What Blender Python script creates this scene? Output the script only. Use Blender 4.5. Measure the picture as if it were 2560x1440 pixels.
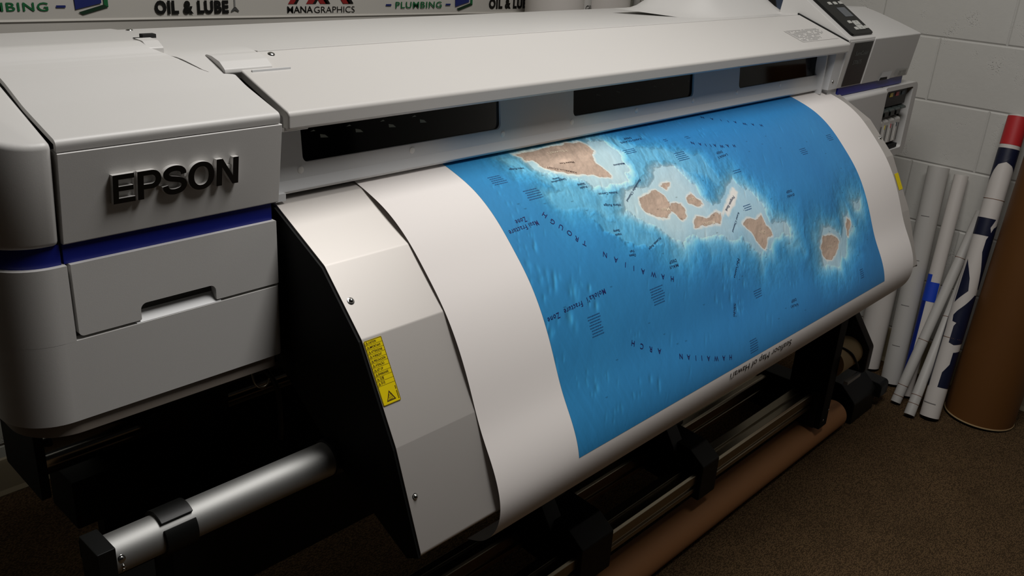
import bpy, bmesh, math, random
import numpy as np
from mathutils import Vector, Matrix

for o in list(bpy.data.objects):
    bpy.data.objects.remove(o)
SC = bpy.context.scene
COL = SC.collection
random.seed(7)

# ------------------------------------------------------------------ camera
cd = bpy.data.cameras.new('camera')
cd.sensor_width = 36.0
cd.lens = 36.0 * 2275.64 / 2560.0
cd.clip_start = 0.02
cam = bpy.data.objects.new('camera', cd)
COL.objects.link(cam)
Rr = Vector((0.68417834, -0.72679027, 0.0606292))
Rd = Vector((-0.23837659, -0.30141552, -0.92321465))
Rf = Vector((0.689258, 0.61719089, -0.37947176))
M = Matrix.Identity(4)
for i in range(3):
    M[i][0] = Rr[i]; M[i][1] = -Rd[i]; M[i][2] = -Rf[i]
M[2][3] = 1.437
cam.matrix_world = M
SC.camera = cam

# ------------------------------------------------------------------ world, light, exposure
W = bpy.data.worlds.new('world'); SC.world = W
W.use_nodes = True
W.node_tree.nodes['Background'].inputs[0].default_value = (0.95, 0.97, 1.0, 1)
W.node_tree.nodes['Background'].inputs[1].default_value = 0.003
ld = bpy.data.lights.new('ceiling_troffer', 'AREA')
ld.shape = 'RECTANGLE'; ld.size = 0.6; ld.size_y = 1.2
ld.energy = 36.0; ld.color = (1.0, 0.975, 0.945)
lo = bpy.data.objects.new('ceiling_troffer', ld); COL.objects.link(lo)
lo.location = (1.20, 0.42, 2.78)
SC.view_settings.view_transform = 'Standard'
SC.view_settings.look = 'None'
SC.view_settings.gamma = 1.0
SC.view_settings.use_curve_mapping = False
SC.view_settings.exposure = 0.0

# ------------------------------------------------------------------ materials
def lin(c):
    c = c / 255.0
    return c / 12.92 if c <= 0.04045 else ((c + 0.055) / 1.055) ** 2.4
def rgb(r, g, b):
    return (lin(r), lin(g), lin(b), 1.0)
def mat(name, col, rough=0.5, metal=0.0, spec=0.5, bump=0.0, bscale=400.0, var=0.0, vscale=6.0, coat=0.0):
    m = bpy.data.materials.new(name); m.use_nodes = True
    nt = m.node_tree; b = nt.nodes['Principled BSDF']
    b.inputs['Base Color'].default_value = col
    b.inputs['Roughness'].default_value = rough
    b.inputs['Metallic'].default_value = metal
    b.inputs['Specular IOR Level'].default_value = spec
    b.inputs['Coat Weight'].default_value = coat
    tc = nt.nodes.new('ShaderNodeTexCoord')
    if bump:
        n = nt.nodes.new('ShaderNodeTexNoise'); n.inputs['Scale'].default_value = bscale; n.inputs['Detail'].default_value = 2
        nt.links.new(tc.outputs['Object'], n.inputs['Vector'])
        bp = nt.nodes.new('ShaderNodeBump'); bp.inputs['Strength'].default_value = bump; bp.inputs['Distance'].default_value = 0.001
        nt.links.new(n.outputs['Fac'], bp.inputs['Height']); nt.links.new(bp.outputs['Normal'], b.inputs['Normal'])
    if var:
        n = nt.nodes.new('ShaderNodeTexNoise'); n.inputs['Scale'].default_value = vscale; n.inputs['Detail'].default_value = 4
        nt.links.new(tc.outputs['Object'], n.inputs['Vector'])
        mx = nt.nodes.new('ShaderNodeMix'); mx.data_type = 'RGBA'
        mx.inputs['A'].default_value = tuple(c * (1 - var) for c in col[:3]) + (1,)
        mx.inputs['B'].default_value = tuple(min(1, c * (1 + var)) for c in col[:3]) + (1,)
        nt.links.new(n.outputs['Fac'], mx.inputs['Factor']); nt.links.new(mx.outputs['Result'], b.inputs['Base Color'])
    return m

MT = {}
MT['shell'] = mat('white_plastic', rgb(209, 207, 204), 0.42, bump=0.04, bscale=900, var=0.015)
MT['lid'] = mat('white_painted_lid', rgb(205, 202, 198), 0.38, bump=0.04, bscale=900, var=0.012)
MT['frame'] = mat('light_grey_plastic', rgb(214, 215, 216), 0.40, bump=0.05, bscale=900)
MT['guide'] = mat('satin_sheet_steel', rgb(210, 205, 200), 0.56, metal=0.66)
MT['base'] = mat('warm_grey_plastic', rgb(150, 140, 130), 0.5)
MT['blue'] = mat('deep_blue_plastic', rgb(22, 34, 128), 0.35)
MT['black'] = mat('black_plastic', rgb(14, 15, 14), 0.45, bump=0.05, spec=0.3)
MT['blacksteel'] = mat('black_painted_steel', rgb(9, 10, 9), 0.6, spec=0.2)
MT['gloss'] = mat('gloss_black', rgb(11, 12, 11), 0.38)
MT['matte'] = mat('dark_recess', rgb(14, 14, 14), 0.8)
MT['gap'] = mat('grey_chassis', rgb(70, 70, 68), 0.6)
MT['alu'] = mat('brushed_aluminium', rgb(170, 170, 168), 0.60, metal=1.0, bump=0.03, bscale=300)
MT['steel'] = mat('polished_steel', rgb(180, 178, 170), 0.14, metal=1.0)
MT['railalu'] = mat('anodised_aluminium', rgb(170, 160, 140), 0.30, metal=1.0)
MT['screw'] = mat('zinc_screw', rgb(190, 190, 188), 0.22, metal=1.0)
MT['ink'] = mat('lettering_black', rgb(14, 13, 12), 0.35)
MT['dot'] = mat('translucent_plug', rgb(232, 230, 226), 0.5)
MT['button'] = mat('grey_button', rgb(190, 190, 184), 0.45)
MT['screen'] = mat('lcd_screen', rgb(78, 84, 92), 0.15)
MT['yellow'] = mat('yellow_label', rgb(228, 204, 8), 0.35)
MT['dkprint'] = mat('label_print', rgb(60, 32, 8), 0.5)
MT['dim'] = mat('dark_grey_lettering', rgb(112, 118, 114), 0.5)
MT['greytext'] = mat('grey_print', rgb(128, 126, 124), 0.6)
MT['faint'] = mat('faint_grey_print', rgb(150, 148, 146), 0.6)
MT['cart'] = mat('milky_cartridge', rgb(208, 205, 200), 0.35)
MT['lever'] = mat('green_grey_lever', rgb(66, 74, 72), 0.45)
MT['red'] = mat('red_print', rgb(190, 40, 44), 0.5)
MT['pink'] = mat('magenta_label', rgb(205, 84, 92), 0.5)
MT['cyan'] = mat('cyan_label', rgb(60, 84, 96), 0.5)
MT['paper'] = mat('coated_paper', rgb(238, 232, 228), 0.5, spec=0.35, var=0.008)
MT['vinyl'] = mat('white_vinyl', rgb(214, 208, 202), 0.42, var=0.03, vscale=9)
MT['vinylgrey'] = mat('grey_white_vinyl', rgb(196, 193, 188), 0.45, var=0.03, vscale=9)
MT['banner'] = mat('white_banner_vinyl', rgb(196, 192, 184), 0.5, var=0.03, vscale=5, bump=0.2, bscale=25)
MT['navy'] = mat('navy_print', rgb(20, 26, 52), 0.45)
MT['tape'] = mat('blue_masking_tape', rgb(18, 66, 190), 0.6)
MT['bluefilm'] = mat('blue_film', rgb(16, 40, 128), 0.5)
MT['card'] = mat('brown_cardboard', rgb(170, 118, 74), 0.7, var=0.08, vscale=5, bump=0.1, bscale=120)
MT['kraft'] = mat('kraft_tube', rgb(104, 65, 24), 0.62, var=0.10, vscale=4, bump=0.1, bscale=80)
MT['tan'] = mat('tan_core', rgb(186, 160, 118), 0.65, var=0.08)
MT['rubber'] = mat('rubber_band', rgb(128, 92, 72), 0.7)
MT['trim'] = mat('tan_vinyl_base', rgb(150, 138, 112), 0.5, var=0.04)
MT['bgreen'] = mat('green_print', rgb(12, 98, 52), 0.5)
MT['bdkgreen'] = mat('dark_green_print', rgb(8, 46, 24), 0.5)
MT['bblue'] = mat('blue_print', rgb(22, 36, 104), 0.5)
MT['bred'] = mat('dark_red_print', rgb(140, 30, 30), 0.5)
MT['scraper'] = mat('navy_plastic', rgb(44, 62, 88), 0.45)
MT['mapnavy'] = mat('navy_map_ink', rgb(24, 32, 96), 0.5)
MT['mapsmall'] = mat('slate_map_ink', rgb(28, 56, 98), 0.5)
MT['mappara'] = mat('faint_map_ink', rgb(32, 84, 136), 0.5)
MT['mapname'] = mat('pale_map_ink', rgb(236, 220, 196), 0.5)
MT['mapbrown'] = mat('brown_map_ink', rgb(104, 84, 74), 0.5)
MT['green'] = mat('bright_green_print', rgb(40, 160, 40), 0.5)

# print: colour comes from the picture computed for the map (vertex attribute)
m = bpy.data.materials.new('map_print'); m.use_nodes = True
nt = m.node_tree; b = nt.nodes['Principled BSDF']; b.inputs['Roughness'].default_value = 0.45; b.inputs['Specular IOR Level'].default_value = 0.4
a = nt.nodes.new('ShaderNodeAttribute'); a.attribute_name = 'ink'
nt.links.new(a.outputs['Color'], b.inputs['Base Color'])
MT['mapprint'] = m

# smoked window glass
m = bpy.data.materials.new('smoked_glass'); m.use_nodes = True
nt = m.node_tree; nt.nodes.clear()
out = nt.nodes.new('ShaderNodeOutputMaterial'); tr = nt.nodes.new('ShaderNodeBsdfTransparent'); gl = nt.nodes.new('ShaderNodeBsdfGlossy')
tr.inputs[0].default_value = (0.55, 0.58, 0.54, 1); gl.inputs['Roughness'].default_value = 0.06
fr = nt.nodes.new('ShaderNodeFresnel'); fr.inputs[0].default_value = 1.3; mx = nt.nodes.new('ShaderNodeMixShader')
nt.links.new(fr.outputs[0], mx.inputs[0]); nt.links.new(tr.outputs[0], mx.inputs[1]); nt.links.new(gl.outputs[0], mx.inputs[2]); nt.links.new(mx.outputs[0], out.inputs[0])
MT['glass'] = m

# painted concrete block wall: mortar joints and pitted faces as relief
def block_mat(name, axis, origin, col):
    m = bpy.data.materials.new(name); m.use_nodes = True
    nt = m.node_tree; b = nt.nodes['Principled BSDF']; L = nt.links
    tc = nt.nodes.new('ShaderNodeTexCoord'); sx = nt.nodes.new('ShaderNodeSeparateXYZ'); cb = nt.nodes.new('ShaderNodeCombineXYZ')
    L.new(tc.outputs['Object'], sx.inputs[0])
    a1 = nt.nodes.new('ShaderNodeMath'); a1.operation = 'SUBTRACT'; a1.inputs[1].default_value = origin
    L.new(sx.outputs[axis], a1.inputs[0]); L.new(a1.outputs[0], cb.inputs[0])
    a2 = nt.nodes.new('ShaderNodeMath'); a2.operation = 'SUBTRACT'; a2.inputs[1].default_value = 0.134 - 0.2032 * 2
    L.new(sx.outputs[2], a2.inputs[0]); L.new(a2.outputs[0], cb.inputs[1])
    br = nt.nodes.new('ShaderNodeTexBrick'); br.offset = 0.5; br.offset_frequency = 2; br.squash = 1
    for k, v in (('Scale', 1.0), ('Mortar Size', 0.006), ('Mortar Smooth', 1.0), ('Brick Width', 0.4064), ('Row Height', 0.2032)):
        br.inputs[k].default_value = v
    br.inputs['Color1'].default_value = br.inputs['Color2'].default_value = (1, 1, 1, 1); br.inputs['Mortar'].default_value = (0, 0, 0, 1)
    L.new(cb.outputs[0], br.inputs['Vector'])
    br2 = nt.nodes.new('ShaderNodeTexBrick'); br2.offset = 0.5; br2.offset_frequency = 2; br2.squash = 1
    for k, v in (('Scale', 1.0), ('Mortar Size', 0.0), ('Brick Width', 0.4064), ('Row Height', 0.2032), ('Bias', 0.0)):
        br2.inputs[k].default_value = v
    br2.inputs['Color1'].default_value = (0, 0, 0, 1); br2.inputs['Color2'].default_value = (1, 1, 1, 1)
    L.new(cb.outputs[0], br2.inputs['Vector'])
    vo = nt.nodes.new('ShaderNodeTexVoronoi'); vo.inputs['Scale'].default_value = 210
    L.new(tc.outputs['Object'], vo.inputs['Vector'])
    rp = nt.nodes.new('ShaderNodeMapRange'); rp.inputs['From Min'].default_value = 0.0; rp.inputs['From Max'].default_value = 0.33
    L.new(vo.outputs['Distance'], rp.inputs['Value'])
    no = nt.nodes.new('ShaderNodeTexNoise'); no.inputs['Scale'].default_value = 14; no.inputs['Detail'].default_value = 5
    L.new(tc.outputs['Object'], no.inputs['Vector'])
    gt = nt.nodes.new('ShaderNodeMapRange'); gt.inputs['From Min'].default_value = 0.53; gt.inputs['From Max'].default_value = 0.70
    L.new(no.outputs['Fac'], gt.inputs['Value'])
    pit = nt.nodes.new('ShaderNodeMath'); pit.operation = 'SUBTRACT'; pit.inputs[0].default_value = 1.0; L.new(rp.outputs[0], pit.inputs[1])
    pm = nt.nodes.new('ShaderNodeMath'); pm.operation = 'MULTIPLY'; L.new(pit.outputs[0], pm.inputs[0]); L.new(gt.outputs[0], pm.inputs[1])
    ps = nt.nodes.new('ShaderNodeMath'); ps.operation = 'MULTIPLY'; ps.inputs[1].default_value = -0.9; L.new(pm.outputs[0], ps.inputs[0])
    s1 = nt.nodes.new('ShaderNodeMath'); s1.operation = 'ADD'; L.new(br.outputs['Color'], s1.inputs[0]); L.new(ps.outputs[0], s1.inputs[1])
    n2 = nt.nodes.new('ShaderNodeTexNoise'); n2.inputs['Scale'].default_value = 60; n2.inputs['Detail'].default_value = 3
    L.new(tc.outputs['Object'], n2.inputs['Vector'])
    s2 = nt.nodes.new('ShaderNodeMath'); s2.operation = 'MULTIPLY_ADD'; s2.inputs[1].default_value = 0.22
    L.new(n2.outputs['Fac'], s2.inputs[0]); L.new(s1.outputs[0], s2.inputs[2])
    bp = nt.nodes.new('ShaderNodeBump'); bp.inputs['Strength'].default_value = 0.8; bp.inputs['Distance'].default_value = 0.0030
    L.new(s2.outputs[0], bp.inputs['Height']); L.new(bp.outputs['Normal'], b.inputs['Normal'])
    mxc = nt.nodes.new('ShaderNodeMix'); mxc.data_type = 'RGBA'
    mxc.inputs['A'].default_value = tuple(c * 0.93 for c in col[:3]) + (1,); mxc.inputs['B'].default_value = col
    L.new(no.outputs['Fac'], mxc.inputs['Factor']); L.new(mxc.outputs['Result'], b.inputs['Base Color'])
    b.inputs['Roughness'].default_value = 0.45
    return m
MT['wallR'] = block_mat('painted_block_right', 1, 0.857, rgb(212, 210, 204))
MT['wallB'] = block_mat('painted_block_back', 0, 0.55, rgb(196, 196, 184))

# carpet
m = bpy.data.materials.new('brown_carpet'); m.use_nodes = True
nt = m.node_tree; b = nt.nodes['Principled BSDF']; L = nt.links; b.inputs['Roughness'].default_value = 0.95; b.inputs['Specular IOR Level'].default_value = 0.1
tc = nt.nodes.new('ShaderNodeTexCoord'); mp = nt.nodes.new('ShaderNodeMapping'); mp.inputs['Scale'].default_value = (1.0, 2.2, 1); mp.inputs['Rotation'].default_value = (0, 0, 0.5)
L.new(tc.outputs['Object'], mp.inputs[0])
vo = nt.nodes.new('ShaderNodeTexVoronoi'); vo.inputs['Scale'].default_value = 180; L.new(mp.outputs[0], vo.inputs['Vector'])
no = nt.nodes.new('ShaderNodeTexNoise'); no.inputs['Scale'].default_value = 7; no.inputs['Detail'].default_value = 6; L.new(tc.outputs['Object'], no.inputs['Vector'])
ad = nt.nodes.new('ShaderNodeMath'); ad.operation = 'MULTIPLY_ADD'; ad.inputs[1].default_value = 0.35; L.new(no.outputs['Fac'], ad.inputs[0]); L.new(vo.outputs['Distance'], ad.inputs[2])
cr = nt.nodes.new('ShaderNodeValToRGB'); cr.color_ramp.elements[0].position = 0.1; cr.color_ramp.elements[1].position = 0.85
cr.color_ramp.elements[0].color = rgb(126, 100, 70); cr.color_ramp.elements[1].color = rgb(62, 48, 32)
L.new(ad.outputs[0], cr.inputs[0]); L.new(cr.outputs[0], b.inputs['Base Color'])
bp = nt.nodes.new('ShaderNodeBump'); bp.inputs['Strength'].default_value = 0.7; bp.inputs['Distance'].default_value = 0.004; bp.invert = True
L.new(vo.outputs['Distance'], bp.inputs['Height']); L.new(bp.outputs['Normal'], b.inputs['Normal'])
MT['carpet'] = m

# ------------------------------------------------------------------ mesh helpers
def rp(pts, r=0.01, n=5):
    """round the corners of a 2D polygon; each point may carry its own radius"""
    out = []
    N = len(pts)
    for i in range(N):
        p = pts[i]; rad = p[2] if len(p) > 2 else r
        P = Vector(p[:2]); A = Vector(pts[i - 1][:2]); B = Vector(pts[(i + 1) % N][:2])
        u = A - P; v = B - P
        if rad <= 0 or u.length < 1e-7 or v.length < 1e-7:
            out.append(tuple(P)); continue
        un = u.normalized(); vn = v.normalized()
        c = max(-1, min(1, un.dot(vn))); th = math.acos(c)
        if th > math.pi - 0.02:
            out.append(tuple(P)); continue
        d = min(rad / math.tan(th / 2), u.length * 0.49, v.length * 0.49); rr = d * math.tan(th / 2)
        bis = (un + vn).normalized(); cen = P + bis * (rr / math.sin(th / 2))
        a = P + un * d - cen; bb = P + vn * d - cen
        a0 = math.atan2(a.y, a.x); a1 = math.atan2(bb.y, bb.x); da = a1 - a0
        while da > math.pi: da -= 2 * math.pi
        while da < -math.pi: da += 2 * math.pi
        for k in range(n + 1):
            t = a0 + da * k / n
            out.append((cen.x + rr * math.cos(t), cen.y + rr * math.sin(t)))
    return out

class MB:
    def __init__(s):
        s.v = []; s.f = []; s.mi = []
    def add(s, vs, fs, mi=0):
        o = len(s.v); s.v += [tuple(v) for v in vs]
        for f in fs:
            s.f.append([i + o for i in f]); s.mi.append(mi)
    def box(s, x0, x1, y0, y1, z0, z1, mi=0):
        s.add([(x0, y0, z0), (x1, y0, z0), (x1, y1, z0), (x0, y1, z0), (x0, y0, z1), (x1, y0, z1), (x1, y1, z1), (x0, y1, z1)],
              [(0, 3, 2, 1), (4, 5, 6, 7), (0, 1, 5, 4), (1, 2, 6, 5), (2, 3, 7, 6), (3, 0, 4, 7)], mi)
        return s
    def prism(s, poly, axis, a, b, mi=0):
        """closed 2D polygon swept along an axis: x -> (y,z), y -> (x,z), z -> (x,y)"""
        n = len(poly)
        def mk(p, t):
            return {'x': (t, p[0], p[1]), 'y': (p[0], t, p[1]), 'z': (p[0], p[1], t)}[axis]
        vs = [mk(p, a) for p in poly] + [mk(p, b) for p in poly]
        s.add(vs, [list(range(n))[::-1], list(range(n, 2 * n))] + [(i, (i + 1) % n, n + (i + 1) % n, n + i) for i in range(n)], mi)
        return s
    def tube(s, p0, p1, r0, r1=None, seg=32, inner=0.0, mi=0, rings=1):
        r1 = r0 if r1 is None else r1
        p0 = Vector(p0); p1 = Vector(p1); d = (p1 - p0).normalized()
        u = d.orthogonal().normalized(); w = d.cross(u)
        def ring(p, r):
            return [p + (u * math.cos(2 * math.pi * k / seg) + w * math.sin(2 * math.pi * k / seg)) * r for k in range(seg)]
        vs = []; fs = []
        for j in range(rings + 1):
            t = j / rings; vs += ring(p0.lerp(p1, t), r0 + (r1 - r0) * t)
        for j in range(rings):
            for k in range(seg):
                fs.append((j * seg + k, j * seg + (k + 1) % seg, (j + 1) * seg + (k + 1) % seg, (j + 1) * seg + k))
        if inner > 0:
            o = len(vs); vs += ring(p0, r0 * inner) + ring(p1, r1 * inner)
            e = rings * seg
            for k in range(seg):
                k2 = (k + 1) % seg
                fs.append((k2, k, o + k, o + k2)); fs.append((e + k, e + k2, o + seg + k2, o + seg + k)); fs.append((o + k2, o + k, o + seg + k, o + seg + k2))
        else:
            fs.append(list(range(seg))[::-1]); fs.append(list(range(rings * seg, (rings + 1) * seg)))
        s.add(vs, fs, mi); return s
    def dome(s, c, n, r, h, seg=20, mi=0):
        c = Vector(c); d = Vector(n).normalized(); u = d.orthogonal().normalized(); w = d.cross(u)
        vs = []; fs = []; K = 5
        for j in range(K):
            a = j / K * math.pi / 2
            vs += [c + (u * math.cos(2 * math.pi * k / seg) + w * math.sin(2 * math.pi * k / seg)) * r * math.cos(a) + d * h * math.sin(a) for k in range(seg)]
        vs.append(c + d * h)
        for j in range(K - 1):
            for k in range(seg):
                fs.append((j * seg + k, j * seg + (k + 1) % seg, (j + 1) * seg + (k + 1) % seg, (j + 1) * seg + k))
        for k in range(seg):
            fs.append(((K - 1) * seg + k, (K - 1) * seg + (k + 1) % seg, K * seg))
        fs.append(list(range(seg))[::-1])
        s.add(vs, fs, mi); return s
    def grid(s, P, mi=0):
        """P: 2D list of points"""
        r = len(P); c = len(P[0])
        s.add([q for row in P for q in row], [(i * c + j, i * c + j + 1, (i + 1) * c + j + 1, (i + 1) * c + j) for i in range(r - 1) for j in range(c - 1)], mi)
        return s
    def build(s, name, m, parent=None, bevel=0.0, seg=2, ang=30, loc=None, smooth=True, lim=35, recalc=True):
        org = Vector((0, 0, 0))
        if parent is not None:
            org = Vector(parent['_o'])
        elif loc is not None:
            org = Vector(loc)
        me = bpy.data.meshes.new(name)
        bm = bmesh.new()
        vs = [bm.verts.new(Vector(v) - org) for v in s.v]
        for f, mi in zip(s.f, s.mi):
            try:
                fc = bm.faces.new([vs[i] for i in f]); fc.material_index = mi
            except ValueError:
                pass
        if recalc:
            bmesh.ops.recalc_face_normals(bm, faces=bm.faces)
        if bevel > 0:
            es = [e for e in bm.edges if len(e.link_faces) == 2 and e.calc_face_angle(0) > math.radians(lim)]
            bmesh.ops.bevel(bm, geom=es, offset=bevel, segments=seg, profile=0.5, affect='EDGES', clamp_overlap=True)
        bm.to_mesh(me); bm.free()
        if smooth:
            me.polygons.foreach_set('use_smooth', [True] * len(me.polygons))
            me.set_sharp_from_angle(angle=math.radians(ang))
        o = link(name, me, m, parent, org if parent is None else None)
        if bevel > 0:
            w = o.modifiers.new('weighted_normals', 'WEIGHTED_NORMAL'); w.keep_sharp = True; w.weight = 100
        return o

def link(name, me, m, parent=None, loc=None):
    for k in (m if isinstance(m, (list, tuple)) else [m]):
        me.materials.append(MT[k] if isinstance(k, str) else k)
    o = bpy.data.objects.new(name, me); COL.objects.link(o)
    if parent is not None:
        o.parent = parent; o['_o'] = parent['_o']
    elif loc is not None:
        o.location = loc; o['_o'] = tuple(loc)
    return o
def thing(name, label, cat, loc, group=None):
    o = bpy.data.objects.new(name, None); COL.objects.link(o); o.location = loc; o['_o'] = tuple(loc)
    o.empty_display_size = 0.05
    tag(o, label, cat, group); return o
def tag(o, label, cat, group=None):
    o['label'] = label; o['category'] = cat
    if group: o['group'] = group
    return o

_tc = {}
RES = 3
def textmesh(txt, bold=0.0, space=1.0, shear=0.0):
    """glyph triangles of a line of text, cap height scaled to 1, starting at u=0"""
    key = (txt, bold, space, shear)
    if key in _tc: return _tc[key]
    cu = bpy.data.curves.new('t', 'FONT'); cu.body = txt; cu.size = 1.0; cu.fill_mode = 'FRONT'; cu.offset = bold; cu.space_character = space; cu.shear = shear
    cu.resolution_u = RES
    ob = bpy.data.objects.new('t', cu); me = bpy.data.meshes.new_from_object(ob)
    v = [(p.co.x, p.co.y) for p in me.vertices]; f = [list(p.vertices) for p in me.polygons]
    bpy.data.objects.remove(ob); bpy.data.meshes.remove(me); bpy.data.curves.remove(cu)
    if v:
        x0 = min(p[0] for p in v)
        v = [((p[0] - x0) / CAP, p[1] / CAP) for p in v]
    _tc[key] = (v, f); return v, f
CAP = 1.0
CAP = max(p[1] for p in textmesh('H')[0]); _tc.clear()
def put_text(mb, txt, fn, u0, v0, h, length=None, bold=0.0, space=1.0, ang=0.0, center=False, mi=0):
    """fn maps flat (u,v) to a world point"""
    v, f = textmesh(txt, bold, space)
    if not v: return
    w = max(p[0] for p in v)
    sx = (length / w) if length else h
    ca, sa = math.cos(ang), math.sin(ang)
    pts = []
    for p in v:
        a = p[0] * sx - (w * sx / 2 if center else 0); b_ = p[1] * h - (h / 2 if center else 0)
        pts.append(fn(u0 + a * ca - b_ * sa, v0 + a * sa + b_ * ca))
    mb.add(pts, f, mi)
def poly_holes(outlines, thick):
    """2D outlines (first outer, rest holes) filled and given thickness -> verts (x,y,z), faces"""
    cu = bpy.data.curves.new('c', 'CURVE'); cu.dimensions = '2D'; cu.fill_mode = 'BOTH'; cu.extrude = thick / 2
    for pl in outlines:
        sp = cu.splines.new('POLY'); sp.points.add(len(pl) - 1)
        for i, p in enumerate(pl): sp.points[i].co = (p[0], p[1], 0, 1)
        sp.use_cyclic_u = True
    ob = bpy.data.objects.new('c', cu); me = bpy.data.meshes.new_from_object(ob)
    v = [tuple(p.co) for p in me.vertices]; f = [list(p.vertices) for p in me.polygons]
    bpy.data.objects.remove(ob); bpy.data.meshes.remove(me); bpy.data.curves.remove(cu)
    return v, f
def rect(x0, x1, y0, y1, r=0.0, n=6):
    return rp([(x0, y0), (x1, y0), (x1, y1), (x0, y1)], r, n) if r else [(x0, y0), (x1, y0), (x1, y1), (x0, y1)]

# ================================================================== the setting
def struct(name, mb, m, **k):
    o = mb.build(name, m, smooth=False, loc=(0, 0, 0), **k); o['kind'] = 'structure'; return o
XW, YW, ZC = 3.19, 2.21, 2.84
struct('floor', MB().box(-2.2, XW + 0.1, -2.2, YW + 0.1, -0.05, 0.0), 'carpet')
struct('wall_right', MB().box(XW, XW + 0.1, -2.2, YW + 0.1, 0.0, ZC), 'wallR')
struct('wall_back', MB().box(-2.2, XW, YW, YW + 0.1, 0.0, ZC), 'wallB')
struct('ceiling', MB().box(-2.2, XW + 0.1, -2.2, YW + 0.1, ZC, ZC + 0.05), 'shell')
bb = rp([(0, 0, 0), (-0.016, 0, .002), (-0.010, 0.014, .003), (-0.006, 0.090, .001), (-0.005, 0.097, .003), (0, 0.100, 0)], 0.002, 3)
o = struct('baseboard_back', MB().prism([(YW + p[0], p[1]) for p in bb], 'x', -2.2, XW), 'trim')
o = struct('baseboard_right', MB().prism([(XW + p[0], p[1] * 1.3) for p in bb], 'y', -2.2, YW - 0.02), 'trim')

# ================================================================== the printer
PO = (1.58, 1.2, 0.0)
PR = thing('large_format_printer', 'white wide-format inkjet printer with blue stripe along the block wall, printing a sea map', 'printer', PO)
XL0, XL1 = 0.2925, 0.642          # left housing
# ---- inner chassis behind the shells
c = MB()
c.box(0.360, 0.636, 1.012, 1.42, 0.85, 1.17); c.box(0.64, 2.36, 1.10, 1.42, 0.95, 1.21); c.box(2.36, 2.78, 1.014, 1.42, 0.85, 1.17)
c.box(0.36, 0.60, 1.05, 1.40, 1.165, 1.20)
c.build('chassis', 'gap', PR, smooth=False)

# ---- left housing: corner cover, lid, front panel
topL = [(0.987, 1.1745), (0.985, 1.187, .009), (1.062, 1.2095), (1.11, 1.229), (1.135, 1.2365, .02), (1.149, 1.2400, .01), (1.165, 1.2515, .01), (1.182, 1.2550, .01), (1.206, 1.2535, .01), (1.232, 1.241, .01)]
def Ltop(y):
    pts = [(p[0], p[1]) for p in topL[1:]]
    for a, b_ in zip(pts[:-1], pts[1:]):
        if a[0] <= y <= b_[0]: return a[1] + (b_[1] - a[1]) * (y - a[0]) / (b_[0] - a[0])
    return pts[-1][1] if y > 1.1 else pts[0][1]
SC_ = [(0.980, 0.6425), (1.088, 0.6425), (1.0900, 0.638), (1.0915, 0.628), (1.0935, 0.619), (1.098, 0.610), (1.106, 0.6025), (1.118, 0.597), (1.135, 0.5905), (1.1435, 0.5865), (1.1505, 0.5805), (1.158, 0.571), (1.162, 0.5635), (1.166, 0.5625), (1.30, 0.5625)]
def xS(y): return float(np.interp(y, [p[0] for p in SC_], [p[1] for p in SC_]))
def dense(pl, d=0.002):
    out = []
    for a, b_ in zip(pl[:-1], pl[1:]):
        n = max(1, int(math.hypot(b_[0] - a[0], b_[1] - a[1]) / d))
        out += [(a[0] + (b_[0] - a[0]) * k / n, a[1] + (b_[1] - a[1]) * k / n) for k in range(n)]
    return out + [pl[-1]]
def soften(pl, n=40, y0=1.02):
    pl = [list(p) for p in pl]
    for _ in range(n):
        q = [p[1] for p in pl]
        for i in range(1, len(pl) - 1):
            if pl[i][0] > y0: pl[i][1] = (q[i - 1] + 2 * q[i] + q[i + 1]) / 4
    return [tuple(p) for p in pl]
def even(pl, d=0.0015):
    q = [pl[0]]
    for p in pl[1:]:
        if math.hypot(p[0] - q[-1][0], p[1] - q[-1][1]) > d * .6: q.append(p)
    return q
def loft(pl, xl, xr, depth):
    """open (y,z) profile swept between two x boundaries, closed underneath"""
    n = len(pl); V = []; 
    for i, (y, z) in enumerate(pl):
        a = Vector(pl[max(0, i - 1)]); b_ = Vector(pl[min(n - 1, i + 1)]); t = (b_ - a).normalized()
        V += [(xl(y), y, z), (xr(y), y, z), (xl(y), y + t.y * depth, z - t.x * depth), (xr(y), y + t.y * depth, z - t.x * depth)]
    F = []
    for i in range(n - 1):
        a, b_ = 4 * i, 4 * i + 4
        F += [(a, a + 1, b_ + 1, b_), (a + 2, b_ + 2, b_ + 3, a + 3), (a, b_, b_ + 2, a + 2), (a + 1, a + 3, b_ + 3, b_ + 1)]
    F += [(0, 2, 3, 1), (4 * n - 4, 4 * n - 3, 4 * n - 1, 4 * n - 2)]
    m_ = MB(); m_.add(V, F); return m_
cl = rp([(topL[0][0], topL[0][1], 0)] + topL[1:-1] + [(topL[-1][0], topL[-1][1], 0)] + [(1.1, 0.9, 0)], 0.004, 5)[:-1]
loft(soften(even(dense(cl)), 14), lambda y: 0.3675, xS, 0.006).build('housing_lid', 'shell', PR, ang=50)
# hump end piece
mb = MB()
mb.prism(rp([(1.1655, 1.2475), (1.180, 1.2550, .008), (1.2, 1.2560, .01), (1.225, 1.246), (1.225, 1.23), (1.1655, 1.23)], 0.003, 4), 'x', 0.5645, 0.5870)
mb.build('hinge_cap', 'shell', PR, bevel=0.0015)
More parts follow.
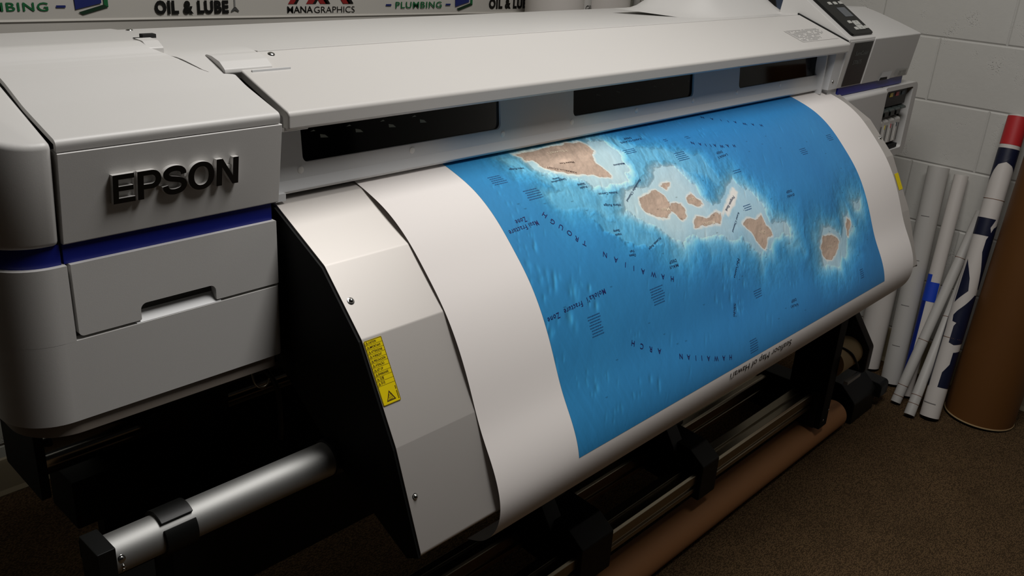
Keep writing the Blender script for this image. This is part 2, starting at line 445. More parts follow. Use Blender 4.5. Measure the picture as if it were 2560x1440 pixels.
# rear fixed top and hinge box
rl = [(1.0945, 1.2212), (1.11, 1.2285), (1.145, 1.2395), (1.17, 1.2405), (1.238, 1.2365)]
loft(soften(even(dense(rl)), 60), lambda y: xS(y) + 0.0042, lambda y: 0.71, 0.010).build('rear_housing', 'shell', PR, ang=25)
mb = MB(); mb.prism(rp([(1.238, 1.2365), (1.60, 1.2135, .006), (1.60, 1.05), (1.238, 1.05)], 0.0, 4), 'x', XL0, 0.71)
mb.build('rear_housing', 'shell', PR, bevel=0.0008)
mb = MB()                                                          # hinge barrel by the lid corner
mb.prism(rp([(1.0915, 1.219), (1.0935, 1.2265, .004), (1.106, 1.2350, .008), (1.125, 1.2395, .01), (1.144, 1.2400, .01), (1.146, 1.225)], 0.003, 4), 'x', 0.631, 0.7035)
h_ = mb.build('hinge_cover', 'shell', PR, bevel=0.001)
MB().box(0.667, 0.727, 1.0850, 1.0880, 1.214, 1.2240).build('hinge_lip', 'frame', PR)
mb = MB(); mb.dome((0.7235, 1.1268, 1.2355), (0, -.3, 1), 0.0055, 0.003)
mb.build('screw', 'screw', PR)
mb = MB(); mb.box(0.662, 0.684, 1.380, 1.392, 1.222, 1.2335); mb.box(0.650, 0.666, 1.383, 1.389, 1.222, 1.2285)
mb.build('latch_clip', 'matte', PR, bevel=0.001)
mb = MB(); mb.dome((0.733, 1.575, 1.2128), (0, 0, 1), 0.006, 0.003); mb.build('screw', 'screw', PR)

# corner cover with a round vertical edge
def corner_block(name, x0, x1, y0b, y0t, y1, z0, z1f, slope, r, m, parent, bev=0.006):
    bm = bmesh.new(); O = Vector(PO)
    V = [bm.verts.new(Vector(p) - O) for p in ((x0, y0b, z0), (x1, y0b, z0), (x1, y1, z0), (x0, y1, z0), (x0, y0t, z1f), (x1, y0t, z1f), (x1, y1, z1f + slope * (y1 - y0t)), (x0, y1, z1f + slope * (y1 - y0t)))]
    for f in ((0, 3, 2, 1), (4, 5, 6, 7), (0, 1, 5, 4), (1, 2, 6, 5), (2, 3, 7, 6), (3, 0, 4, 7)): bm.faces.new([V[i] for i in f])
    bmesh.ops.recalc_face_normals(bm, faces=bm.faces)
    e = [e for e in bm.edges if {e.verts[0], e.verts[1]} == {V[0], V[4]}]
    if r: bmesh.ops.bevel(bm, geom=e, offset=r, segments=12, profile=0.5, affect='EDGES')
    if bev:
        es = [e for e in bm.edges if e.calc_face_angle(0) > math.radians(40)]
        bmesh.ops.bevel(bm, geom=es, offset=bev, segments=3, profile=0.5, affect='EDGES', clamp_overlap=True)
    me = bpy.data.meshes.new(name); bm.to_mesh(me); bm.free()
    me.polygons.foreach_set('use_smooth', [True] * len(me.polygons)); me.set_sharp_from_angle(angle=math.radians(35))
    return link(name, me, m, parent)
corner_block('corner_cover', XL0, 0.3635, 1.001, 0.986, 1.14, 1.0665, 1.1845, 0.352, 0.060, 'shell', PR)
mb = MB(); mb.prism(rp([(1.140, 1.23), (1.14, 1.2380, .003), (1.149, 1.2400, .01), (1.165, 1.2515, .01), (1.182, 1.2550, .01), (1.206, 1.2535, .01), (1.232, 1.241, .01), (1.236, 1.1)], 0, 4), 'x', XL0, 0.3635); mb.build('corner_hump', 'shell', PR)

# front panel with the brand name
fp = rp([(1.0035, 1.0665, .002), (0.9885, 1.1735, .001), (1.012, 1.1735), (1.012, 1.0665)], 0.001, 2)
mb = MB(); mb.prism([(p[0] - 0.0025, p[1]) for p in fp], 'x', 0.3675, 0.6455)
FP = mb.build('front_panel', 'shell', PR, bevel=0.0012)
def onfront(u, v, off=0.0):
    """front panel plane: u along x, v up the panel from z=1.0665"""
    t = v / 0.107
    return (u, 1.001 - 0.015 * t - off, 1.0665 + v)
# EPSON: raised white letters with black faces
def catmull(P, n=10):
    out = []
    P = [P[0]] + P + [P[-1]]
    for i in range(1, len(P) - 2):
        for k in range(n):
            t = k / n; a, b_, c_, d_ = (np.array(P[i + q]) for q in (-1, 0, 1, 2))
            out.append(tuple(.5 * (2 * b_ + (c_ - a) * t + (2 * a - 5 * b_ + 4 * c_ - d_) * t * t + (3 * b_ - a - 3 * c_ + d_) * t ** 3)))
    return out + [P[-2]]
def ell(cx, cy, rx, ry, n=56, p=2.15):
    return [(cx + rx * math.copysign(abs(math.cos(a)) ** (2 / p), math.cos(a)), cy + ry * math.copysign(abs(math.sin(a)) ** (2 / p), math.sin(a))) for a in [2 * math.pi * k / n for k in range(n)]]
def glyphs():
    E = [(0, 0), (.86, 0), (.86, .175), (.215, .175), (.215, .425), (.79, .425), (.79, .585), (.215, .585), (.215, .83), (.83, .83), (.83, 1), (0, 1)]
    P = [(0, 0), (.215, 0), (.215, .345), (.50, .345)] + [(.52 + .335 * math.cos(a), .672 + .328 * math.sin(a)) for a in np.linspace(-math.pi / 2, math.pi / 2, 18)] + [(.50, 1), (0, 1)]
    Ph = [(.215, .515), (.48, .515)] + [(.49 + .155 * math.cos(a), .672 + .157 * math.sin(a)) for a in np.linspace(-math.pi / 2, math.pi / 2, 14)] + [(.48, .83), (.215, .83)]
    c_ = catmull([(.735, .685), (.71, .80), (.60, .895), (.43, .925), (.25, .890), (.135, .79), (.140, .675), (.25, .585), (.43, .535), (.62, .480), (.735, .385), (.745, .255), (.65, .135), (.45, .078), (.25, .105), (.135, .200), (.105, .325)], 8)
    c_ = np.array(c_); t = np.gradient(c_, axis=0); t /= np.linalg.norm(t, axis=1)[:, None]; nn = np.stack([-t[:, 1], t[:, 0]], 1); w = .098
    S_ = [tuple(q) for q in c_ + nn * w] + [tuple(q) for q in (c_ - nn * w)[::-1]]
    O = ell(.46, .5, .46, .515); Oh = ell(.46, .5, .255, .345)
    N = [(0, 0), (.20, 0), (.20, .685), (.585, 0), (.80, 0), (.80, 1), (.60, 1), (.60, .315), (.215, 1), (0, 1)]
    out = []
    for ox, wd, outs in ((0, .745, [E]), (.829, .823, [P, Ph]), (1.70, .880, [S_]), (2.625, .988, [O, Oh]), (3.70, .865, [N])):
        a = min(p[0] for p in outs[0]); b_ = max(p[0] for p in outs[0])
        out.append((ox, [[((p[0] - a) * wd / (b_ - a), p[1]) for p in o_] for o_ in outs]))
    return out, 4.565
def letters3d(parent):
    x0, x1 = 0.4227, 0.5802; h = 0.0345; v0 = 0.0405
    G, W_ = glyphs(); sx = (x1 - x0) / W_
    mb = MB(); mf = MB(); T = .0066
    for ox, outs in G:
        v, f = poly_holes(outs, T)
        mb.add([onfront(x0 + (p[0] + ox) * sx, v0 + p[1] * h, T / 2 + p[2]) for p in v], f)
        fl, ff = poly_holes(outs, 0.0)
        mf.add([onfront(x0 + (p[0] + ox) * sx, v0 + p[1] * h, T + .0003) for p in fl], ff)
    for xa, xb, va, vb in ((0.4478, 0.4518, v0, v0 + h), (0.4785, 0.4825, v0 + .012, v0 + .016), (0.5105, 0.515, v0 + 0.019, v0 + 0.023), (0.546, 0.552, v0 + 0.019, v0 + .023), (0.566, 0.574, v0 + 0.020, v0 + 0.024)):
        P = [onfront(xa, va), onfront(xb, va), onfront(xb, vb), onfront(xa, vb)]; Q = [onfront(xa, va, .003), onfront(xb, va, .003), onfront(xb, vb, .003), onfront(xa, vb, .003)]
        mb.add(P + Q, [(4, 5, 6, 7), (0, 1, 5, 4), (1, 2, 6, 5), (2, 3, 7, 6), (3, 0, 4, 7)])
    L = mb.build('brand_lettering', 'shell', parent, ang=40)
    mf.build('letter_face', 'ink', L, smooth=False, recalc=False)['label'] = 'glossy black letter faces'
letters3d(PR)

# blue stripe, lower body, drawer, tray
def plan(x0, x1, y0, y1, rl, rr): return rp([(x0, y0, rl), (x1, y0, rr), (x1, y1, 0), (x0, y1, 0)], 0, 14)
def left_part(pl, xm): return list(dict.fromkeys((min(p[0], xm), p[1]) for p in pl))
MB().prism(left_part(plan(XL0 + .007, 0.64, 1.006, 1.3, .056, 0), .3645), 'z', 1.0425, 1.0665).build('accent_stripe', 'blue', PR)['label'] = 'deep blue stripe round the corner'
MB().box(0.3675, 0.637, 1.006, 1.03, 1.0425, 1.0665).build('accent_stripe', 'blue', PR)['label'] = 'deep blue stripe across the front'
mb = MB(); mb.prism(plan(XL0, 0.6430, 0.999, 1.42, .062, .010), 'z', 0.8465, 0.9495); mb.prism(left_part(plan(XL0, 0.6430, 0.999, 1.42, .062, 0), .3675), 'z', 0.9490, 1.0425)
mb.build('lower_body', 'shell', PR, ang=20)
nt_ = rp([(0.3715, 1.0425, .001), (0.3715, 0.9535, .006), (0.4465, 0.9535, .0015), (0.4465, 0.9745, .008), (0.5465, 0.9745, .008), (0.5465, 0.9535, .0015), (0.6395, 0.9535, .001), (0.6395, 1.0425, .001)], 0.001, 5)
v, f = poly_holes([nt_], 0.012)
mb = MB(); mb.add([(p[0], 1.0055 + p[2], p[1]) for p in v], f); DR = mb.build('ink_drawer', 'shell', PR, bevel=0.0010)
mb = MB(); mb.prism([(1.0, 0.9495), (1.0, 0.9505), (1.016, 0.9655), (1.03, 0.9685), (1.03, 0.9495)], 'x', 0.440, 0.553); mb.box(0.44, 0.553, 1.024, 1.03, 0.9495, 0.98)
mb.build('handle_recess', 'frame', DR, ang=20)
MB().prism(plan(XL0 + .010, 0.634, 1.004, 1.40, .062, .006), 'z', 0.8265, 0.8465).build('base_tray', 'base', PR, bevel=.001)
mb = MB(); mb.dome((0.388, 0.9945, 1.128), (0, -1, -.1), 0.0012, 0.0002); mb.build('smudge', 'greytext', PR)

# ---- centre: hinged lid, rear cover, window frame
lid = rp([(1.000, 1.160, 0), (0.9855, 1.1655, .003), (0.9845, 1.1865, .007), (1.06, 1.2125), (1.14, 1.2405, .01), (1.14, 1.228), (1.06, 1.20), (1.000, 1.178)], 0.0, 5)
mb = MB(); mb.prism(lid, 'x', 0.6545, 2.3215); mb.build('printer_lid', 'lid', PR, bevel=0.0025, seg=3, ang=40)
mb = MB(); mb.prism(rp([(1.02, 1.160), (0.993, 1.160, .003), (0.993, 1.166), (1.02, 1.166)], 0, 3), 'x', 0.652, 0.690); mb.build('lid_pivot', 'shell', PR, bevel=0.001)
mb = MB(); mb.prism([(1.1405, 1.2395), (1.60, 1.2110), (1.60, 1.05), (1.1405, 1.2)], 'x', 0.7105, 2.4855); mb.build('rear_cover', 'shell', PR, bevel=0.0012)
# raised fairing near the control panel
P = []
for i in range(25):
    x = 1.93 + (2.42 - 1.93) * i / 24; row = []
    for j in range(13):
        y = 1.175 + (1.445 - 1.175) * j / 12
        bx = max(0, min(1, (x - 1.93) / 0.12)) * max(0, min(1, (2.42 - x) / 0.12)); by = max(0, min(1, (y - 1.175) / 0.09)) * max(0, min(1, (1.445 - y) / 0.06))
        s3 = lambda t: t * t * (3 - 2 * t)
        row.append((x, y, 1.2325 + 0.052 * s3(bx) * s3(by)))
    P.append(row)
MB().grid(P).build('rear_fairing', 'shell', PR, ang=60)
# window frame with three openings
WZ0, WZ1 = 1.1040, 1.162
outer = rect(0.652, 2.331, 1.0835, 1.172)
holes = [rect(a, b_, WZ0, WZ1, 0.009) for a, b_ in ((0.7065, 1.0985), (1.2885, 1.686), (1.874, 2.283))]
v, f = poly_holes([outer] + holes, 0.004)
def fy(z): return 1.030 + (z - 1.0835) * 0.10
mb = MB(); mb.add([(p[0], fy(p[1]) + p[2] + .002, p[1]) for p in v], f)
mb.prism(rp([(1.0300, 1.0835), (1.0335, 1.0835), (1.0335, 1.066), (1.0265, 1.066, .002), (1.0240, 1.070, .002)], 0.0, 3), 'x', 0.652, 2.331)
mb.box(0.652, 0.668, 1.018, 1.034, 1.060, 1.0705)
FR = mb.build('window_frame', 'frame', PR, ang=25)
for a, b_ in ((0.7065, 1.0985), (1.2885, 1.686), (1.874, 2.283)):
    mb = MB(); mb.add([(a - .004, fy(WZ0 - .004) + .005, WZ0 - .004), (b_ + .004, fy(WZ0 - .004) + .005, WZ0 - .004), (b_ + .004, fy(WZ1) + .005, WZ1), (a - .004, fy(WZ1) + .005, WZ1)], [(0, 1, 2, 3)])
    mb.build('window_pane', 'glass', FR, smooth=False)['label'] = 'smoked viewing window'
mb = MB(); mb.box(0.66, 2.33, 1.085, 1.09, 1.075, 1.175); mb.box(0.66, 2.33, 1.045, 1.085, 1.0825, 1.086); mb.build('print_chamber', 'matte', PR, smooth=False)
for k in range(4):
    x = 0.748 + 0.062 * k
    mb = MB(); mb.add([(x + .001, 1.050, 1.1300), (x + .0145, 1.050, 1.1288), (x + .0090, 1.050, 1.1332), (x, 1.050, 1.1352)], [(0, 1, 2, 3)]); mb.add([(x - .016, 1.0505, 1.1405), (x - .007, 1.0505, 1.1405), (x - .010, 1.0505, 1.1425)], [(0, 1, 2)])
    mb.build('pinch_roller', 'dot', PR, smooth=False)
for k in range(6):
    x = 1.374 + 0.0625 * k; q = 1 - .10 * k
    mb = MB(); mb.add([(x, 1.050, 1.1325), (x + .013 * q, 1.050, 1.1298), (x + .0135 * q, 1.050, 1.1308), (x + .001, 1.050, 1.1338)], [(0, 1, 2, 3)]); mb.build('pinch_roller', 'dot', PR, smooth=False)
for x in (0.7015, 0.903, 1.103, 1.2845, 1.483, 1.686, 1.867, 2.069, 2.271):
    MB().dome((x, fy(1.0945), 1.0945), (0, -1, 0), 0.0052, 0.0016).build('screw_plug', 'dot', FR)

# ---- right housing
topR = [(1.004, 1.0675), (0.9885, 1.190, .004), (1.06, 1.2135), (1.12, 1.2315), (1.17, 1.2445, .02), (1.60, 1.216, .006), (1.60, 1.0675)]
mb = MB(); mb.prism(rp(topR, 0.0, 5), 'x', 2.486, 2.806)
RH = mb.build('right_housing', 'shell', PR, bevel=0.0018)
mb = MB()
mb.add([(2.588, 1.0005, 1.0680), (2.668, 1.0005, 1.0680), (2.674, .9985, 1.0905), (2.606, .9985, 1.0905)], [(0, 1, 2, 3)])
mb.build('finger_recess', 'frame', RH, smooth=False)
mb = MB(); mb.add([(2.594, 1.000, 1.0685), (2.650, 1.000, 1.0685), (2.648, .9995, 1.0755), (2.600, .9995, 1.0765)], [(0, 1, 2, 3)]); mb.build('recess_slot', 'matte', RH, smooth=False)
mb = MB(); mb.add([(2.697, .9992, 1.0720), (2.782, .9992, 1.0720), (2.782, .9968, 1.0910), (2.716, .9968, 1.0910)], [(0, 1, 2, 3)]); LB = mb.build('rating_sticker', 'button', RH, smooth=False)
mb = MB()
for r_ in range(3):
    for k in range(7):
        x = 2.716 + .0085 * k; z = 1.0745 + .005 * r_; y = 1.0 - .0155 * (z - 1.0675) / .1225 - .0012 + .0033
        if random.random() < .8: mb.box(x, x + random.uniform(.004, .0075), 0.9965 - .0001, 0.9965, z, z + .0022)
mb.build('sticker_print', 'greytext', LB, smooth=False)
# fascia with the glossy black badge
mb = MB(); mb.prism(rp([(1.006, 1.0675), (0.9905, 1.190, .004), (1.0, 1.194), (1.03, 1.194), (1.03, 1.0675)], 0, 4), 'x', 2.3335, 2.4855)
FA = mb.build('fascia', 'shell', PR, bevel=0.0015)
def onfascia(u, v, off=0.001): return (u, 1.006 - 0.0155 * (v / .1225) - off, 1.0675 + v)
mb = MB(); mb.add([onfascia(2.3595, .003, .0012), onfascia(2.4775, .003, .0012), onfascia(2.4775, .1165, .0012), onfascia(2.3595, .1165, .0012)], [(0, 1, 2, 3)])
BD = mb.build('badge_panel', 'gloss', FA, smooth=False)
mb = MB(); put_text(mb, 'SureColor', lambda u, v: onfascia(2.385 + u, v, .0018), 0, .083, .0105, .078)
put_text(mb, 'S70675', lambda u, v: onfascia(2.385 + u, v, .0018), 0, .060, .0105, .052); mb.build('badge_lettering', 'dim', FA, smooth=False)
mb = MB(); mb.dome((2.303, 1.0044, 1.0880), (0, -1, -.05), .0052, .002); mb.build('screw', 'screw', PR)
mb = MB(); mb.prism(rp([(1.0055, 1.0680), (1.0000, 1.1620), (1.04, 1.162), (1.04, 1.0680)], 0, 3), 'x', 2.284, 2.3335); mb.box(2.262, 2.2695, 1.014, 1.04, 1.058, 1.166); mb.box(2.300, 2.352, 1.012, 1.05, 1.036, 1.0675); mb.prism([(1.0, 1.168), (1.0, 1.180), (1.03, 1.188), (1.03, 1.168)], 'x', 2.3255, 2.3335)
mb.build('side_cheek', 'frame', PR, bevel=.001)
# control panel wedge
SL = 0.64
def onpan(x, y, off=0.0):
    nx = 1 / math.sqrt(1 + SL * SL)
    return (x, y - SL * nx * off, 1.196 + (y - .996) * SL + nx * off)
mb = MB(); mb.prism(rp([(0.991, 1.186, .004), (0.992, 1.1945, .004), (1.178, 1.3115, .008), (1.188, 1.307, .004), (1.198, 1.232), (1.198, 1.215), (1.03, 1.18)], 0, 4), 'x', 2.3275, 2.490)
CP = mb.build('control_panel', 'shell', PR, bevel=.0018)
def slab(x0, x1, y0, y1, lo, hi, r):
    P = rect(x0, x1, y0, y1, r, 4); n = len(P)
    return [onpan(p[0], p[1], lo) for p in P] + [onpan(p[0], p[1], hi) for p in P], [list(range(n))[::-1], list(range(n, 2 * n))] + [(i, (i + 1) % n, n + (i + 1) % n, n + i) for i in range(n)]
mb = MB(); mb.add(*slab(2.3545, 2.4835, 1.001, 1.172, -.002, .007, .007)); KP = mb.build('key_plate', 'black', CP, bevel=.002)
mb = MB(); mb.add(*slab(2.4165, 2.4645, 1.0565, 1.087, .006, .0076, .001)); mb.build('screen', 'screen', KP)['label'] = 'grey display screen'
for x, y in ((2.404, 1.1015), (2.4365, 1.1015), (2.4685, 1.102), (2.4685, 1.118), (2.406, 1.039), (2.407, 1.018), (2.469, 1.0195)):
    mb = MB(); mb.add(*slab(x - .0085, x + .0085, y - .0045, y + .0045, .006, .0086, .002)); mb.build('button', 'button', KP, bevel=.0005)
mb = MB(); mb.add(*slab(2.422, 2.456, 1.0135, 1.0420, .006, .0086, .003)); mb.build('direction_pad', 'button', KP, bevel=.0005)
mb = MB()
for x, y in ((2.439, 1.0375), (2.439, 1.018), (2.428, 1.028), (2.450, 1.028)): mb.add(*slab(x - .002, x + .002, y - .0018, y + .0018, .0086, .0088, .0005))
put_text(mb, 'OK', lambda u, v: onpan(2.439 + u, 1.028 + v, .0088), 0, 0, .004, center=True)
mb.build('pad_marks', 'dim', KP, smooth=False)
mb = MB(); mb.add(*slab(2.392, 2.416, 1.114, 1.121, .0068, .0075, .001)); mb.build('indicator', 'dim', KP, smooth=False)
# sticker on the lid
def onlid(x, y, off): 
    z = 1.1865 + (y - .9845) * .347
    return (x, y, z + off)
mb = MB(); mb.add([onlid(2.112, 1.012, .0006), onlid(2.306, 1.012, .0006), onlid(2.306, 1.067, .0006), onlid(2.112, 1.067, .0006)], [(0, 1, 2, 3)]); ST = mb.build('notice_sticker', 'lid', PR, smooth=False)
mb = MB()
for r_ in range(11):
    y = 1.016 + r_ * .0047; x = 2.118
    lim = (2.19, 2.225, 2.23, 2.215, 2.245, 2.26, 2.28, 2.285, 2.27, 2.29, 2.275)[r_]
    while x < lim:
        w = random.uniform(.003, .010); 
        if random.random() < .85: mb.add([onlid(x, y, .0009), onlid(x + w, y, .0009), onlid(x + w, y + .0021, .0009), onlid(x, y + .0021, .0009)], [(0, 1, 2, 3)])
        x += w + .0015
mb.build('notice_print', 'faint', ST, smooth=False)
mb = MB(); mb.prism([(.9925, 1.1912), (1.06, 1.2150), (1.142, 1.2432), (1.142, 1.225), (1.02, 1.17)], 'x', 2.3220, 2.3274); mb.build('lid_gap_shade', 'matte', PR, smooth=False)  # dark strip added along the lid edge, standing in for shade in the gap
# blue stripe, ink bay
MB().box(2.3535, 2.786, 1.008, 1.05, 1.0455, 1.0675).build('accent_stripe', 'blue', PR)['label'] = 'deep blue stripe under the right end'
o2 = rect(2.640, 2.895, 0.824, 1.0435, 0.022, 8); i2 = rect(2.664, 2.860, 0.846, 1.0310, 0.008, 4)
v, f = poly_holes([o2, i2], 0.05)
mb = MB(); mb.add([(p[0], 1.020 + p[2], p[1]) for p in v], f); mb.box(2.66, 2.862, 1.10, 1.105, .84, 1.035, 1); mb.box(2.662, 2.664, 1.02, 1.10, .84, 1.035); mb.box(2.860, 2.864, 1.02, 1.10, .84, 1.035); mb.box(2.66, 2.85, 1.02, 1.10, 1.0305, 1.034); mb.box(2.66, 2.85, 1.02, 1.10, .842, .846)
mb.box(2.37, 2.893, 1.105, 1.38, .824, 1.035)
BY = mb.build('ink_bay', ['shell', 'matte'], PR, bevel=.002)
mb = MB(); mb.prism(rp([(0.992, .826), (0.988, 1.043, .012), (1.05, 1.0455), (1.05, .826)], 0, 5), 'x', 2.362, 2.648); mb.build('ink_bay_cover', 'shell', PR, bevel=.004, seg=3)
MB().box(2.668, 2.842, 1.006, 1.10, .982, 1.029).build('bay_header', 'black', BY)
for k, mk in enumerate(('dim', 'yellow', 'pink', 'cyan')):
    x = 2.667 + .0435 * k
    if k: MB().box(x + .004, x + .026, 1.0045, 1.0062, 1.0100, 1.0215).build('colour_label', mk, BY)
    mb = MB(); mb.box(x + .004, x + .034, 1.008, 1.08, .950, .972); mb.prism([(1.05, .984), (.996, .976), (.994, .970), (1.05, .966)], 'x', x + .002, x + .036); mb.box(x + .014, x + .03, 1.04, 1.09, .975, 1.01); mb.build('lock_lever', 'lever', BY, bevel=.0015)
    mb = MB(); mb.prism(rp([(1.004, .868), (1.004, .940, .008), (1.08, .955), (1.08, .868)], 0, 4), 'x', x + .002, x + .0385)
    CT = mb.build('ink_cartridge', 'cart', BY, bevel=.003)
    MB().box(x + .006, x + .014, 1.0028, 1.0042, .872, .925).build('cartridge_label', 'dot', CT)
    MB().box(x + .024, x + .032, 1.0028, 1.0042, .872, .925).build('cartridge_print', 'greytext', CT)
    MB().box(x + .007, x + .013, 1.0020, 1.0030, .915, .927).build('colour_mark', ('matte', 'yellow', 'pink', 'cyan')[k], CT)
MB().box(2.668, 2.842, 1.001, 1.05, .848, .860).build('bay_slot', 'matte', BY)

# ---- curved media guide
GP = [(1.075, 1.068), (1.02, 1.0555), (.9145, 1.0005), (.838, .9225), (.7675, .794), (.714, .656)]
def off(P, d):
    out = []
    for i in range(len(P)):
        a = Vector(P[max(0, i - 1)]); b_ = Vector(P[min(len(P) - 1, i + 1)]); t = (b_ - a).normalized()
        out.append((P[i][0] - t.y * d, P[i][1] + t.x * d))
    return out
inn = off(GP, 0.0)
inner = [(p[0] + .004 * 1.2, p[1] - .004) for p in GP]
gs = rp([(1.075, 1.068)] + [(p[0], p[1], .012) for p in GP[1:-1]] + [(.714, .656, .006), (.732, .640), (.735, .645), (.721, .657)] + [(p[0], p[1], 0) for p in inner[::-1][1:]], 0.0, 4)
mb = MB(); mb.prism(gs, 'x', 0.6548, 2.3705); GD = mb.build('media_guide', 'guide', PR, ang=22)
side = [(p[0] + .001, p[1] - .003) for p in GP] + [(.738, .640), (.86, .70), (1.00, .80), (1.08, .86)]
for x0, x1 in ((0.6508, 0.6542), (2.3711, 2.3745)):
    MB().prism(side, 'x', x0, x1).build('guide_side_plate', 'blacksteel', GD, smooth=False)
mb = MB(); mb.prism([(.742, .645), (.862, .705), (1.0, .805), (1.08, .865), (1.08, .870), (.995, .812), (.857, .712), (.740, .650)], 'x', .66, 2.36); mb.build('guide_underside', 'blacksteel', GD, smooth=False)
for x, y, z, ny, nz in ((.6665, .8755, .9607, -.71, .70), (.6665, .7425, .7280, -.93, .36), (2.36, .8755, .9607, -.71, .70)):
    mb = MB(); mb.dome((x, y, z), (0, ny, nz), .0055, .0012); mb.dome((x, y + ny * .001, z + nz * .001), (0, ny, nz), .0036, .0032); mb.build('screw', 'screw', GD)

# ---- yellow caution label on the guide
A0 = Vector((.838, .9225)); A1 = Vector((.7675, .794)); AT = (A1 - A0).normalized(); AN = Vector((AT.y, -AT.x))
def onlab(x, t, o=0.0009):
    p = A0 + AT * t + AN * o
    return (x, p.x, p.y)
LX0, LX1, LT0, LT1 = .6556, .6846, .0030, .0905
v, f = poly_holes([rect(LX0, LX1, LT0, LT1, .0016, 4)], 0.0)
def lab(name, m, vs, fs, parent, o):
    mb = MB(); mb.add([onlab(p[0], p[1], o) for p in vs], fs); return mb.build(name, m, parent, smooth=False)
WL = lab('warning_label', 'yellow', v, f, GD, .0010)
v, f = poly_holes([rect(LX0 + .0004, LX1 - .0004, LT0 + .0004, LT1 - .0004, .0014, 4), rect(LX0 + .0009, LX1 - .0009, LT0 + .0009, LT1 - .0009, .001, 4)], 0.0)
mb = MB(); mb.add([onlab(p[0], p[1], .0013) for p in v], f)
rowh = .0061
def tri(cx, ct, s, w, o=.0013):
    P = [(cx, ct - s), (cx + s * .95, ct + s * .72), (cx - s * .95, ct + s * .72)]
    k = 1 - w / s
    c = (cx, ct + .15 * s)
    Q = [(c[0] + (p[0] - c[0]) * k, c[1] + (p[1] - c[1]) * k) for p in P]
    mb.add([onlab(p[0], p[1], o) for p in P + Q], [(0, 1, 4, 3), (1, 2, 5, 4), (2, 0, 3, 5)])
for k, w in enumerate(('CAUTION', 'IMPORTANT', 'ATTENZIONE', 'VORSICHT', 'PRECAUCIÓN', 'ATENÇÃO', 'LET OP', 'ВНИМАНИЕ', '注意', '주의')):
    t = LT0 + .0004 + rowh * (k + 1)
    mb.add([onlab(a, b_, .0013) for a, b_ in ((LX0 + .0006, t - .00014), (LX1 - .0006, t - .00014), (LX1 - .0006, t + .00014), (LX0 + .0006, t + .00014))], [(0, 1, 2, 3)])
    tri(LX0 + .0039, t - .0028, .0023, .0007)
    mb.add([onlab(LX0 + .0039 + a, t - .0029 + b_, .0013) for a, b_ in ((-.0002, -.0008), (.0002, -.0008), (.0002, .0009), (-.0002, .0009))], [(0, 1, 2, 3)])
    ln = {0: .0118, 1: .0175, 2: .0178, 3: .0148, 4: .0183, 5: .0142, 6: .0100, 7: .0165, 8: .0068, 9: .0060}[k]
    put_text(mb, w, lambda u, v_: onlab(u, -v_, .0013), LX0 + .0068, -(t - .0014), .0030 if k < 8 else .0032, ln, bold=0.004)
tri(LX0 + .0145, LT1 - .0098, .0078, .0020)
for k in range(3):
    P = []
    for j in range(9):
        a = j / 8; x = LX0 + .0123 + k * .0022 + .0006 * math.sin(a * 6.28); t = LT1 - .0132 + a * .0060
        P.append((onlab(x, t, .0013), onlab(x + .0005, t, .0013)))
    mb.grid(P)
mb.add([onlab(LX0 + a, LT1 + b_, .0013) for a, b_ in ((.0108, -.0064), (.0182, -.0064), (.0182, -.0059), (.0108, -.0059))], [(0, 1, 2, 3)])
for k in range(11):
    if k != 7:
        t = LT1 - .0045 - .0016 * k; mb.add([onlab(LX1 + a, t + b_, .0013) for a, b_ in ((-.0035, 0), (-.0022, 0), (-.0022, .0011), (-.0035, .0011))], [(0, 1, 2, 3)])
mb.build('label_print', 'dkprint', WL, smooth=False)
# the same label at the far right end of the guide
mb = MB(); mb.add([onlab(x, t, .001) for x, t in ((2.345, .047), (2.369, .047), (2.369, .0905), (2.345, .0905))], [(0, 1, 2, 3)])
mb.build('warning_label', 'yellow', GD, smooth=False)

# ---- stand, cross beam and feet
for x0, x1 in ((0.60, 0.70), (2.46, 2.56)):
    MB().box(x0, x1, 1.26, 1.40, 0.10, 0.86).build('stand_leg', 'blacksteel', PR, bevel=.004)
    FT = MB().box(x0 - .01, x1 + .01, .98, 1.75, .07, .12).build('stand_foot', 'blacksteel', PR, bevel=.004)
    for yy in (1.03, 1.70):
        mb = MB(); mb.tube((x0 + .02, yy, .035), (x0 + .075, yy, .035), .035, seg=24); mb.box(x0 + .03, x0 + .065, yy - .02, yy + .02, .04, .075); mb.build('caster', 'black', FT, bevel=.002)
MB().box(0.50, 2.34, 1.10, 1.16, .395, .53).build('cross_beam', 'blacksteel', PR, bevel=.004)
# rear media holder at the left
MB().prism(rp([(1.33, .53), (1.475, .535), (1.475, .84), (1.33, .84)], .006, 3), 'x', .405, .420).build('media_holder_plate', 'blacksteel', PR, bevel=.001)
mb = MB(); mb.tube((.4205, 1.37, .590), (.93, 1.37, .590), .034, seg=40); SP = mb.build('media_spindle', 'steel', PR)
MB().tube((.430, 1.353, .6180), (.436, 1.349, .6215), .007, seg=16).build('spindle_hole', 'matte', SP)
MB().box(.455, .64, 1.34, 1.44, .445, .535).build('holder_motor', 'blacksteel', PR, bevel=.003)
MB().box(.4205, .60, 1.43, 1.47, .60, .66).build('holder_beam', 'blacksteel', PR, bevel=.003)
MB().box(.52, 2.36, 1.40, 1.43, .27, .86).build('rear_panel', 'blacksteel', PR)
